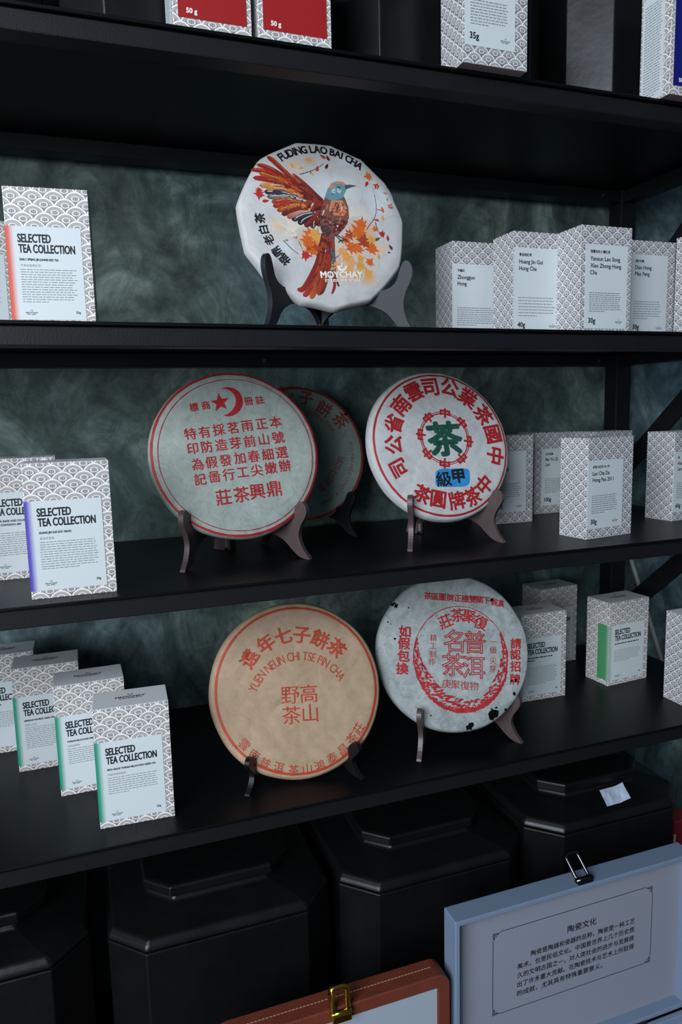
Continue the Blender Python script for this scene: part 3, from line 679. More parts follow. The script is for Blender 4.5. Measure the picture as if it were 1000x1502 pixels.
('l',5.8,83.7,6.0,60,'red',1),('l',11.5,82.0,5.6,20,'maroon',1),('l',7.9,71.0,5.6,-30,'maroon',1),('l',-4.3,66.4,6.0,-10,'rust',1),('l',-13.5,78.3,5.1,80,'amber',1),('l',-10.8,59.9,3.2,0,'amber',1),('l',62.5,64.2,8.8,100,'orange',5),('l',58.9,54.3,6.0,150,'red',1),('l',72.1,51.9,7.0,60,'red',5),('l',83.6,44.5,4.6,80,'rose',1),('l',84.6,35.9,3.2,0,'rose',1),('l',87.7,26.8,6.5,-20,'rose',5),('l',76.3,20.7,6.0,10,'orange',1),('l',75.1,10.3,5.1,0,'amber',1),('l',66.9,7.4,4.6,90,'rust',1),('l',63.0,-4.7,6.5,10,'orange',5),('l',72.2,-10.0,7.0,70,'red',5),('l',79.0,-15.5,5.6,0,'red',1),('l',64.0,-17.6,5.6,-60,'slate',1),('l',82.0,-27.2,5.6,30,'plum',1),('l',78.1,-33.3,3.2,-90,'plum',1),('l',45.4,0.0,13.9,70,'orange',5),('l',28.2,-13.9,11.1,120,'rust',5),('l',38.1,-32.0,10.2,-20,'orange',5),('l',55.2,-29.9,14.4,-25,'orange',5),('l',22.6,-21.2,9.3,40,'orange',5),('l',46.7,-61.8,10.2,-60,'amber',5),('l',39.2,-43.5,8.4,-70,'amber',5),('l',63.8,-40.0,5.6,0,'amber',1),('l',-21.2,-16.9,14.4,150,'orange',5),('l',-15.0,-23.4,10.7,60,'amber',5),('l',-20.8,-35.2,16.7,-20,'orange',5),('l',-30.7,-42.5,10.2,-100,'red',5),('l',-25.1,-33.1,7.9,150,'rust',5),('l',-39.8,-21.5,4.2,90,'rose',1),('l',-51.5,-25.6,3.7,90,'olive',1),('l',-79.2,29.9,9.3,170,'red',5),('l',-73.5,21.4,6.0,-80,'red',1),('l',-78.8,34.5,6.5,140,'red',5),('l',26.7,-48.8,9.3,-100,'peachd',5),('l',16.3,-35.5,10.7,-140,'peachd',5),('l',-35.2,68.1,5.1,30,'peachd',1),('l',-23.9,66.8,4.2,120,'peachd',1),('l',40.5,-10.8,16.2,40,'orange',5),('l',46.4,-22.2,14.8,-10,'rust',5),('l',28.8,-30.1,13.9,-60,'orange',5),('l',56.5,-19.2,10.2,20,'amber',5),('l',20.3,-42.2,11.6,-90,'amber',5),('l',-15.4,-16.6,13.9,100,'amber',5),('l',-26.5,-24.1,13.0,170,'orange',5),('l',-14.8,-32.5,11.6,-40,'rust',5),('l',38.1,-52.9,11.6,-110,'amber',5),('l',50.8,-47.6,9.3,-40,'orange',5),('l',32.0,-64.7,9.3,-90,'amber',5),('l',23.3,-58.2,11.6,-120,'peachd',5),('l',4.9,-54.4,10.2,-150,'peachd',5),('f',[(-3.7,-15.9),(-15.6,-50.8),(-34.7,-81.0),(-44.6,-85.3)],9.3,5.1,'maroon','red'),
('f',[(-2.8,-18.1),(-12.6,-55.2),(-30.6,-85.3),(-37.6,-91.8)],9.3,5.1,'rust','red'),
('f',[(-0.5,-18.0),(-9.1,-55.1),(-23.7,-85.1),(-28.8,-94.7)],10.2,5.6,'maroon','orange'),
('f',[(0.4,-20.2),(-5.6,-54.9),(-15.5,-82.5),(-19.8,-90.6)],9.3,5.1,'red','rust'),
('f',[(2.8,-20.1),(-2.1,-54.7),(-10.6,-80.1),(-16.3,-89.8)],5.6,3.1,'rust','maroon'),
('f',[(5.4,-17.6),(3.6,-40.7),(0.9,-59.2),(3.6,-65.9)],6.0,3.3,'slate','teal'),
('f',[(3.7,-22.3),(0.9,-59.2),(2.4,-77.3),(-2.3,-88.9)],5.1,2.8,'maroon','red'),
('f',[(6.3,-19.9),(4.4,-59.0),(6.1,-74.9),(8.0,-79.4)],3.7,2.0,'rust','ink'),
('f',[(-2.4,-18.1),(-13.7,-55.3),(-32.6,-83.1)],0.9,0.7,'ink','ink'),
('f',[(-0.3,-20.3),(-7.9,-55.0),(-22.6,-85.0)],0.9,0.7,'ink','ink'),
('f',[(1.6,-20.2),(-4.5,-54.8),(-14.3,-82.5)],0.9,0.7,'ink','ink'),
('f',[(-7.2,27.7),(-43.0,58.1),(-64.5,79.5)],5.1,7.0,'rust','red'),
('f',[(-25.1,43.9),(-43.3,59.7),(-53.7,70.5),(-61.3,80.2)],0.7,1.2,'orange','orange'),
('f',[(-43.0,58.1),(-53.8,68.8),(-64.5,79.5)],0.5,0.5,'maroon','maroon'),
('f',[(-7.2,27.7),(-24.9,42.1),(-42.6,56.1),(-53.3,66.8)],0.9,0.7,'ink','ink'),
('f',[(-8.5,26.5),(-48.0,54.2),(-77.7,69.3)],5.1,7.0,'maroon','red'),
('f',[(-28.3,41.4),(-48.2,55.8),(-62.7,63.4),(-74.5,70.0)],0.7,1.2,'orange','orange'),
('f',[(-48.0,54.2),(-62.9,61.8),(-77.7,69.3)],0.5,0.5,'maroon','maroon'),
('f',[(-8.5,26.5),(-28.0,39.5),(-47.5,52.2),(-62.4,59.8)],0.9,0.7,'ink','ink'),
('f',[(-9.8,25.2),(-52.6,52.7),(-85.4,62.2)],5.1,7.0,'red','red'),
('f',[(-31.3,40.0),(-52.9,54.3),(-68.9,59.1),(-82.2,62.9)],0.7,1.2,'orange','orange'),
('f',[(-52.6,52.7),(-69.1,57.4),(-85.4,62.2)],0.5,0.5,'maroon','maroon'),
('f',[(-9.8,25.2),(-31.0,38.1),(-52.1,50.7),(-68.6,55.4)],0.9,0.7,'ink','ink'),
('f',[(-11.1,24.0),(-50.8,48.3),(-76.8,55.7)],5.1,7.0,'rust','orange'),
('f',[(-31.0,37.1),(-51.1,49.8),(-63.7,53.6),(-73.6,56.5)],0.7,1.2,'amber','amber'),
('f',[(-50.8,48.3),(-63.9,52.0),(-76.8,55.7)],0.5,0.5,'maroon','maroon'),
('f',[(-11.1,24.0),(-30.7,35.3),(-50.3,46.2),(-63.4,50.0)],0.9,0.7,'ink','ink'),
('f',[(-11.2,22.8),(-53.4,44.6),(-84.7,50.5)],5.1,7.0,'maroon','red'),
('f',[(-32.4,34.7),(-53.7,46.2),(-69.0,49.2),(-81.6,51.2)],0.7,1.2,'orange','orange'),
('f',[(-53.4,44.6),(-69.2,47.6),(-84.7,50.5)],0.5,0.5,'maroon','maroon'),
('f',[(-11.2,22.8),(-32.1,32.9),(-52.9,42.6),(-68.7,45.5)],0.9,0.7,'ink','ink'),
('f',[(-12.5,21.5),(-51.6,40.2),(-78.3,40.2)],5.1,7.0,'orange','amber'),
('f',[(-32.1,31.9),(-51.9,41.8),(-64.8,41.8),(-75.1,40.9)],0.7,1.2,'cream','cream'),
('f',[(-51.6,40.2),(-65.0,40.2),(-78.3,40.2)],0.5,0.5,'maroon','maroon'),
('f',[(-12.5,21.5),(-31.8,30.0),(-51.1,38.2),(-64.5,38.2)],0.9,0.7,'ink','ink'),
('f',[(-11.5,20.5),(-47.5,36.0),(-70.8,37.4)],5.1,7.0,'rust','amber'),
('f',[(-29.5,29.2),(-47.8,37.5),(-59.1,38.3),(-67.6,38.2)],0.7,1.2,'cream','cream'),
('f',[(-47.5,36.0),(-59.2,36.7),(-70.8,37.4)],0.5,0.5,'maroon','maroon'),
('f',[(-11.5,20.5),(-29.2,27.4),(-47.1,34.0),(-58.8,34.7)],0.9,0.7,'ink','ink'),
('f',[(-11.6,19.3),(-45.7,31.5),(-73.3,32.7)],5.1,7.0,'slate','ink'),
('f',[(-28.7,26.4),(-46.0,33.1),(-59.4,33.7),(-70.1,33.4)],0.7,1.2,'mist','mist'),
('f',[(-45.7,31.5),(-59.6,32.1),(-73.3,32.7)],0.5,0.5,'maroon','maroon'),
('f',[(-11.6,19.3),(-28.4,24.6),(-45.2,29.5),(-59.1,30.1)],0.9,0.7,'ink','ink'),
('f',[(-10.5,18.7),(-43.9,27.6),(-70.7,26.8)],5.1,7.0,'cream','slate'),
('f',[(-27.2,24.1),(-44.2,29.2),(-57.2,28.8),(-67.6,27.5)],0.7,1.2,'mist','mist'),
('f',[(-43.9,27.6),(-57.4,27.2),(-70.7,26.8)],0.5,0.5,'maroon','maroon'),
('f',[(-10.5,18.7),(-26.9,22.3),(-43.4,25.6),(-56.9,25.2)],0.9,0.7,'ink','ink'),
('f',[(-10.1,17.8),(-42.0,23.9),(-65.8,20.4)],5.1,7.0,'red','rust'),
('f',[(-26.1,21.8),(-42.3,25.4),(-53.8,23.7),(-62.7,21.1)],0.7,1.2,'amber','amber'),
('f',[(-42.0,23.9),(-54.0,22.1),(-65.8,20.4)],0.5,0.5,'maroon','maroon'),
('f',[(-10.1,17.8),(-25.8,19.9),(-41.5,21.8),(-53.5,20.1)],0.9,0.7,'ink','ink'),
('f',[(-9.5,17.1),(-40.1,20.6),(-64.8,15.3)],5.1,7.0,'rust','red'),
('f',[(-24.8,19.8),(-40.3,22.2),(-52.3,19.5),(-61.6,16.0)],0.7,1.2,'orange','orange'),
('f',[(-40.1,20.6),(-52.5,17.9),(-64.8,15.3)],0.5,0.5,'maroon','maroon'),
('f',[(-9.5,17.1),(-24.5,18.0),(-39.6,18.6),(-52.0,15.9)],0.9,0.7,'ink','ink'),
('f',[(-8.9,16.0),(-37.0,17.4),(-60.2,10.0)],5.1,7.0,'amber','rust'),
('f',[(-22.9,17.6),(-37.3,19.0),(-48.5,15.3),(-57.0,10.7)],0.7,1.2,'amber','amber'),
('f',[(-37.0,17.4),(-48.6,13.7),(-60.2,10.0)],0.5,0.5,'maroon','maroon'),
('f',[(-8.9,16.0),(-22.7,15.8),(-36.5,15.4),(-48.2,11.6)],0.9,0.7,'ink','ink'),
('f',[(-8.6,14.9),(-33.9,14.2),(-55.1,5.4)],5.1,7.0,'red','maroon'),
('f',[(-21.2,15.5),(-34.2,15.8),(-44.4,11.4),(-51.9,6.0)],0.7,1.2,'rust','rust'),
('f',[(-33.9,14.2),(-44.5,9.8),(-55.1,5.4)],0.5,0.5,'maroon','maroon'),
('f',[(-8.6,14.9),(-20.9,13.6),(-33.4,12.2),(-44.1,7.7)],0.9,0.7,'ink','ink'),
('f',[(-7.5,13.8),(-29.8,9.9),(-48.7,2.2)],5.1,7.0,'cream','rust'),
('f',[(-18.6,12.8),(-30.1,11.5),(-39.1,7.6),(-45.5,2.9)],0.7,1.2,'amber','amber'),
('f',[(-29.8,9.9),(-39.3,6.0),(-48.7,2.2)],0.5,0.5,'maroon','maroon'),
('f',[(-7.5,13.8),(-18.3,11.0),(-29.3,7.9),(-38.8,4.0)],0.9,0.7,'ink','ink'),
('f',[(-7.0,12.7),(-25.5,6.8),(-43.3,-0.6)],5.1,7.0,'slate','ink'),
('f',[(-16.2,10.7),(-25.8,8.4),(-34.3,4.7),(-40.1,0.1)],0.7,1.2,'mist','mist'),
('f',[(-25.5,6.8),(-34.5,3.1),(-43.3,-0.6)],0.5,0.5,'maroon','maroon'),
('f',[(-7.0,12.7),(-15.9,8.8),(-25.1,4.8),(-34.0,1.0)],0.9,0.7,'ink','ink'),
('f',[(-6.1,11.6),(-21.3,3.6),(-36.3,-4.7)],5.1,7.0,'maroon','ink'),
('f',[(-13.6,8.5),(-21.6,5.2),(-28.7,1.1),(-33.0,-4.0)],0.7,1.2,'mist','mist'),
('f',[(-21.3,3.6),(-28.8,-0.5),(-36.3,-4.7)],0.5,0.5,'maroon','maroon'),
('f',[(-6.1,11.6),(-13.4,6.7),(-20.8,1.6),(-28.3,-2.6)],0.9,0.7,'ink','ink'),
('f',[(-5.4,11.7),(-16.9,1.6),(-28.2,-7.8)],5.1,7.0,'red','maroon'),
('f',[(-11.1,7.6),(-17.2,3.2),(-22.4,-1.5),(-24.9,-7.1)],0.7,1.2,'rust','rust'),
('f',[(-16.9,1.6),(-22.6,-3.1),(-28.2,-7.8)],0.5,0.5,'maroon','maroon'),
('f',[(-5.4,11.7),(-10.8,5.7),(-16.4,-0.4),(-22.1,-5.1)],0.9,0.7,'ink','ink'),
('f',[(-4.3,11.8),(-12.3,2.0),(-20.3,-8.9)],5.1,7.0,'rust','ink'),
('f',[(-8.2,7.8),(-12.6,3.6),(-16.1,-1.9),(-17.0,-8.2)],0.7,1.2,'mist','mist'),
('f',[(-12.3,2.0),(-16.3,-3.5),(-20.3,-8.9)],0.5,0.5,'maroon','maroon'),
('f',[(-4.3,11.8),(-7.9,6.0),(-11.8,-0.1),(-15.8,-5.5)],0.9,0.7,'ink','ink'),
('f',[(-3.1,11.8),(-8.8,2.2),(-12.7,-6.1)],5.1,7.0,'maroon','maroon'),
('f',[(-5.8,7.9),(-9.1,3.8),(-10.5,-0.3),(-9.4,-5.4)],0.7,1.2,'rust','rust'),
('f',[(-8.8,2.2),(-10.7,-2.0),(-12.7,-6.1)],0.5,0.5,'maroon','maroon'),
('f',[(-3.1,11.8),(-5.6,6.1),(-8.3,0.2),(-10.2,-4.0)],0.9,0.7,'ink','ink'),
('f',[(-0.6,24.8),(-14.4,36.8),(-28.3,46.8)],4.6,3.7,'red','maroon'),
('f',[(-0.7,23.6),(-13.5,33.9),(-26.4,42.3)],4.6,3.7,'maroon','rust'),
('f',[(-0.8,22.4),(-14.5,29.8),(-28.3,35.3)],4.6,3.7,'red','maroon'),
('f',[(-0.9,21.3),(-13.7,26.4),(-26.6,29.7)],4.6,3.7,'rust','maroon'),
('f',[(0.1,20.2),(-12.4,22.5),(-25.0,22.9)],4.6,3.7,'maroon','rust'),
('f',[(-0.0,19.0),(-11.0,19.1),(-22.2,17.3)],4.6,3.7,'red','maroon'),
('f',[(-0.1,17.8),(-9.7,15.7),(-19.3,11.8)],4.6,3.7,'ink','maroon'),
('f',[(-0.3,16.7),(-7.6,13.0),(-15.1,7.5)],4.6,3.7,'maroon','rust'),
('f',[(-0.3,16.7),(-4.9,11.5),(-9.7,4.4)],4.6,3.7,'red','maroon'),
('f',[(-2.7,26.9),(-19.4,43.9),(-36.2,58.8)],4.6,3.7,'maroon','rust'),
('p',[(1.4,31.9),(14.9,37.6),(26.4,33.9),(30.2,21.3),(29.4,7.2),(23.3,-4.9),(13.9,-14.8),(4.0,-20.0),(-4.2,-20.5),(-8.8,-9.3),(-7.8,4.6),(-3.5,18.7)],
'brown'),
('p',[(9.3,29.0),(23.5,29.0),(28.3,18.8),(23.6,9.1),(11.7,8.3),(4.2,14.7)],
'salmon'),
('p',[(12.7,17.6),(24.8,19.7),(27.6,12.9),(19.0,9.9)],
'orange'),
('p',[(7.4,1.0),(20.7,4.2),(28.1,2.4),(22.4,-6.1),(12.8,-14.4),(5.9,-13.0)],
'maroon'),
('p',[(-4.8,7.1),(6.7,5.6),(6.1,-10.6),(-0.8,-20.8),(-6.2,-17.2),(-8.3,-4.7)],
'plum'),
('f',[(3.8,21.6),(2.5,18.3),(0.7,14.9)],2.1,0.7,'salmon','salmon'),
('f',[(8.9,15.0),(7.6,11.7),(5.9,8.3)],2.1,0.7,'maroon','maroon'),
('f',[(-1.7,14.3),(-3.0,10.9),(-4.7,7.6)],2.1,0.7,'cream','cream'),
('f',[(2.3,7.6),(1.0,4.3),(-0.8,0.9)],2.1,0.7,'rust','rust'),
('f',[(11.5,5.9),(10.2,2.6),(8.4,-0.8)],2.1,0.7,'slate','slate'),
('f',[(18.6,6.4),(17.3,3.1),(15.5,-0.3)],2.1,0.7,'salmon','salmon'),
('f',[(22.9,2.0),(21.5,-1.3),(19.7,-4.7)],2.1,0.7,'maroon','maroon'),
('f',[(14.0,-3.2),(12.7,-6.5),(10.9,-9.9)],2.1,0.7,'cream','cream'),
('f',[(7.6,-8.2),(6.3,-11.6),(4.5,-14.9)],2.1,0.7,'rust','rust'),
('f',[(1.0,-4.1),(-0.3,-7.4),(-2.0,-10.7)],2.1,0.7,'slate','slate'),
('f',[(5.0,0.8),(3.8,-2.5),(2.0,-5.8)],2.1,0.7,'salmon','salmon'),
('f',[(18.0,22.7),(16.7,19.3),(14.9,15.9)],2.1,0.7,'maroon','maroon'),
('f',[(22.5,20.7),(21.2,17.3),(19.4,13.9)],2.1,0.7,'cream','cream'),
('f',[(14.7,24.8),(13.4,21.4),(11.6,18.0)],2.1,0.7,'rust','rust'),
('p',[(1.4,31.9),(6.1,42.8),(14.0,50.5),(23.7,52.5),(30.1,50.0),(30.3,43.6),(26.8,37.4),(23.8,32.0),(13.9,28.2),(5.7,28.7)],
'teal'),
('p',[(6.6,43.3),(11.6,50.2),(19.1,53.7),(27.3,53.3),(30.5,49.5),(20.7,47.5),(12.0,43.3)],
'salmon'),
('p',[(7.6,39.4),(15.6,44.0),(25.3,45.5),(27.6,41.0),(22.1,38.2),(14.8,36.5)],
'mistd'),
('p',[(28.6,49.4),(35.4,50.4),(45.0,49.8),(36.2,46.7),(29.4,43.5)],
'slate'),
('p',[(17.2,45.6),(20.7,46.8),(23.9,45.9),(20.3,43.5)],
'ink'),
('f',[(9.2,-15.1),(15.5,-21.6),(20.3,-21.4),(27.1,-23.7)],1.6,0.9,'ink','ink'),
('f',[(15.5,-21.6),(18.6,-25.6)],1.6,0.9,'ink','ink'),
('f',[(12.6,-16.0),(18.1,-19.2),(25.0,-21.1)],1.6,0.9,'ink','ink'),
('f',[(15.5,-21.6),(12.3,-25.3)],1.6,0.9,'ink','ink'),
('p',[(7.8,-53.8),(12.0,-53.6),(11.6,-56.8),(13.8,-58.1),(17.5,-56.6),(18.6,-53.3),(20.3,-53.2),(19.9,-56.5),(16.5,-59.8),(10.8,-60.1),(7.9,-57.0)],
'white'),
('p',[(13.3,-49.9),(14.6,-49.4),(14.4,-55.1),(13.2,-55.4)],
'white')]}

PCOL = {'red': 'print_red', 'orange': 'print_orange', 'dullred': 'print_dullred', 'green': 'print_green', 'blue': 'print_blue', 'ink': 'ink', 'white': 'white_print'}
ART = {'red': '#b3261f', 'orange': '#d2621f', 'amber': '#d99a4a', 'rust': '#a8401f', 'maroon': '#56191b', 'brown': '#7d4a40', 'salmon': '#c98467', 'rose': '#c0605c', 'plum': '#4a2a33', 'slate': '#46525a', 'teal': '#5f8f9c', 'ink': '#1c1a20', 'cream': '#e2d3c2', 'peach': '#e6b98c', 'peachd': '#dca064', 'mist': '#cfd6dc', 'mistd': '#a9c3c8', 'twig': '#7a4a3c', 'olive': '#8a8a5a', 'white': '#f0eeea'}

class Cake:
    def __init__(s, name, label, pos, yaw, tilt, R, mat, facets=0, seed=1, rough=.0006, thick=.028):
        s.R, s.facets, s.seed, s.rough, s.thick = R, facets, seed, rough, thick
        s.t = thing('tea_cake', label, 'tea cake', (0, 0, 0))
        yaw, tilt = R_(yaw), R_(tilt)
        n = Vector((math.sin(yaw) * math.cos(tilt), -math.cos(yaw) * math.cos(tilt), math.sin(tilt)))
        u = Vector((math.cos(yaw), math.sin(yaw), 0)); v = n.cross(u)
        M = Matrix((u, v, n)).transposed().to_4x4()
        M.translation = Vector(pos)
        s.t.matrix_world = M
        NA, prof = 144, []
        for i in range(1, 25): prof.append((i / 24 * .955, None))
        T = thick
        for a in (15, 35, 55, 75, 90): prof.append((.955 + .045 * math.sin(R_(a)), -.0035 - .010 * (1 - math.cos(R_(a)))))
        for fr, zz in ((1.0, -.017), (.985, -.021), (.95, -.0245), (.88, -T), (.6, -T), (.2, -T + .004)): prof.append((fr, zz))
        mb = MB(); vs = [(0, 0, s.h(0, 0))]
        for fr, zz in prof:
            for k in range(NA):
                a = 2 * math.pi * k / NA
                r = fr * s.rad(a)
                x, y = r * math.cos(a), r * math.sin(a)
                if zz is None: z = s.h(x, y)
                else: z = zz + s.h(x * .955 / fr, y * .955 / fr) + .0035 if fr > .9 and zz > -.016 else zz + .0012 * noise.noise(Vector((x * 60, y * 60, s.seed + zz * 300)))
                vs.append((x, y, z))
        fs = [(0, 1 + k, 1 + (k + 1) % NA) for k in range(NA)]
        for i in range(len(prof) - 1):
            for k in range(NA):
                a0 = 1 + i * NA
                fs.append((a0 + k, a0 + NA + k, a0 + NA + (k + 1) % NA, a0 + (k + 1) % NA))
        last = 1 + (len(prof) - 1) * NA
        fs.append(tuple(last + k for k in range(NA)))
        mb.add(vs, fs)
        mb.build('wrapper', mat, s.t, smooth=True)
    def rad(s, a):
        R = s.R
        if s.facets:
            st = 2 * math.pi / s.facets
            b = (a + .12 * math.sin(2 * a + s.seed)) % st - st / 2
            R = R * (math.cos(st / 2) / math.cos(b)) * 1.014
        return R + .0011 * noise.noise(Vector((math.cos(a) * 2.2, math.sin(a) * 2.2, s.seed)))
    def h(s, x, y):
        r = math.hypot(x, y) / s.R
        z = -.0030 * r * r - .004 * max(0, r - .86) ** 2 / .0196
        z += s.rough * noise.noise(Vector((x * 38, y * 38, s.seed * 3.1)))
        a = math.atan2(y, x)
        e = max(0, r - .70) / .30
        z += .0010 * e * e * noise.noise(Vector((math.cos(a) * 7, math.sin(a) * 7, s.seed + r * 1.5)))
        z -= s.rough * 1.1 * max(0, 1 - abs(noise.noise(Vector((x * 17 + 3, y * 17, s.seed * 7.3)))) * 9) * (1 - .5 * r)
        z += s.rough * .45 * noise.noise(Vector((x * 95, y * 95, s.seed * 5.7)))
        return z
    def fn(s, lift):
        return lambda u, v, q=0: (u, v, s.h(u, v) + lift + q)
    def put(s, data):
        f = s.fn(.0006)
        g = {}
        k = .001
        def mbof(c): return g.setdefault(c, MB())
        low = {}
        rnd = random.Random(s.seed)
        for it in data:
            if it[0] == 't':
                _, ch, u, v, ang, size, xs, b, col, ol = it
                own = MB() if col == 'ink' and is_cjk(ch) else None
                lay_text(own or mbof(col), ch, u * k, v * k, size * k, f, 'c', xs, b, R_(ang), ol, subdiv=.006)
                if own: own.build('printed_character', PCOL[col], s.t, fix=False)
            elif it[0] in 'ai':
                _, txt, cu, cv, r, a0, a1, size, xs, b, col = it
                em = size / .73
                adv = []
                for c in txt:
                    if c == ' ': adv.append(.34)
                    else:
                        _, _, (x0, x1, _, _) = glyph(c); adv.append((x1 - x0) + .12 + 2 * b)
                tot = sum(adv) - adv[0] / 2 - adv[-1] / 2; run = -adv[0] / 2
                for c, w in zip(txt, adv):
                    mid = run + w / 2; run += w
                    if c == ' ': continue
                    a = R_(a0 + (a1 - a0) * mid / tot)
                    rot = a - math.pi / 2 if it[0] == 'a' else a + math.pi / 2
                    lay_text(mbof(col), c, (cu + r * math.cos(a)) * k, (cv + r * math.sin(a)) * k, size * k, f, 'c', xs, b, rot, subdiv=.006)
            elif it[0] == 'p':
                pts = [Vector((a * k, b * k, 0)) for a, b in it[1]]
                mb2 = low.setdefault(it[2], MB()) if it[2] == 'blue' else mbof(it[2])
                s.fill(mb2, pts, s.fn(.00042) if it[2] == 'blue' else f)
            elif it[0] == 'r':
                _, cu, cv, r0, r1, col = it
                NA = 180; vs = []
                for i in range(NA):
                    a = 2 * math.pi * i / NA
                    for q, rr in enumerate((r0, (r0 + r1) / 2, r1)):
                        rr = rr + (.35 * noise.noise(Vector((math.cos(a) * 9, math.sin(a) * 9, s.seed + q))) if r1 > 80 else 0)
                        vs.append(f((cu + rr * math.cos(a)) * k, (cv + rr * math.sin(a)) * k))
                fs = []
                for i in range(NA):
                    j = (i + 1) % NA
                    fs += [(i * 3, i * 3 + 1, j * 3 + 1, j * 3), (i * 3 + 1, i * 3 + 2, j * 3 + 2, j * 3 + 1)]
                mbof(col).add(vs, fs)
            elif it[0] == 'b':
                _, u, v, sz = it
                n = 11; pts = []
                for i in range(n):
                    a = 2 * math.pi * i / n; r = sz * .5 * rnd.uniform(.55, 1.25)
                    pts.append(Vector(((u + r * math.cos(a)) * k, (v + r * math.sin(a) * .9) * k, 0)))
                mb3 = MB(); s.fill(mb3, pts, s.fn(.0009)); mb3.build('scorch_mark', 'burn_black', s.t, fix=False)
            elif it[0] == 'w':
                _, cu, cv, rt, rl, rr_, rb = it
                mb = mbof('red')
                def rad_at(a):
                    c, sn = math.cos(a), math.sin(a)
                    hx = rr_ if c > 0 else rl; hy = rt if sn > 0 else rb
                    return 1 / math.sqrt((c / hx) ** 2 + (sn / hy) ** 2)
                # thin broken line over the top, leafy band growing towards the bottom
                M = 260
                for i in range(M):
                    a = R_(90) + 2 * math.pi * i / M
                    d = abs(((math.degrees(a) - 90 + 180) % 360) - 180) / 180      # 0 top .. 1 bottom
                    if d < .12 and rnd.random() < .08: continue
                    R0 = rad_at(a); th = .8 + (1.0 if d < .3 else 0) * rnd.random() + max(0, d - .38) ** 1.0 * 9
                    a2 = a + 2 * math.pi / M * 1.05
                    out = R0 - (3 if d > .5 else 0) * rnd.uniform(0, .5); inn = out - th * rnd.uniform(.75, 1.1)
                    q = [(out, a), (out, a2), (inn, a2), (inn, a)]
                    mb.add([f((cu + r * math.cos(b)) * k, (cv + r * math.sin(b)) * k) for r, b in q], [(0, 1, 2, 3)])
                for i in range(430):
                    d = .34 + .66 * (i + rnd.random()) / 430; sgn = -1 if i % 2 else 1
                    a = R_(90) + sgn * d * math.pi
                    R0 = rad_at(a); band = 2.5 + 20 * min(1, max(0, d - .34) / .30) ** .9
                    if sgn < 0: band *= .75
                    rc = R0 - (.06 + .84 * rnd.random()) * band
                    L = rnd.uniform(3.5, 7.5) * (.6 + .4 * band / 23); W = rnd.uniform(1.6, 3.0) * (.6 + .4 * band / 23)
                    th = a + sgn * (math.pi * .62) + rnd.uniform(-.35, .35)
                    c, sn = math.cos(th), math.sin(th)
                    loop = [(-1, 0), (-.5, .75), (.2, 1), (.75, .6), (1, .1), (.6, -.6), (0, -1), (-.6, -.7)]
                    pts = [Vector(((cu + rc * math.cos(a) + x * L / 2 * c - y * W / 2 * sn) * k, (cv + rc * math.sin(a) + x * L / 2 * sn + y * W / 2 * c) * k, 0)) for x, y in loop]
                    s.fill(mb, pts, f)
        for c, mb in low.items(): mb.build('printed_panel', PCOL[c], s.t, fix=False)
        for c, mb in g.items():
            mb.build('printed_lettering', PCOL[c], s.t, fix=False)
    def fill(s, mb, pts, f, cols=None):
        bm = bmesh.new(); bv = [bm.verts.new(p) for p in pts]
        tris = geometry.tessellate_polygon([pts])
        for t in tris:
            try: bm.faces.new([bv[i] for i in t])
            except ValueError: pass
        for _ in range(4):
            long = [e for e in bm.edges if e.calc_length() > .006]
            if not long: break
            bmesh.ops.subdivide_edges(bm, edges=long, cuts=1)
            bmesh.ops.triangulate(bm, faces=[x for x in bm.faces if len(x.verts) > 3])
        bm.verts.index_update()
        n = len(bm.verts)
        mb.add([f(v.co.x, v.co.y) for v in bm.verts], [tuple(v.index for v in x.verts) for x in bm.faces], 0, None, [cols] * n if cols else None)
        bm.free()
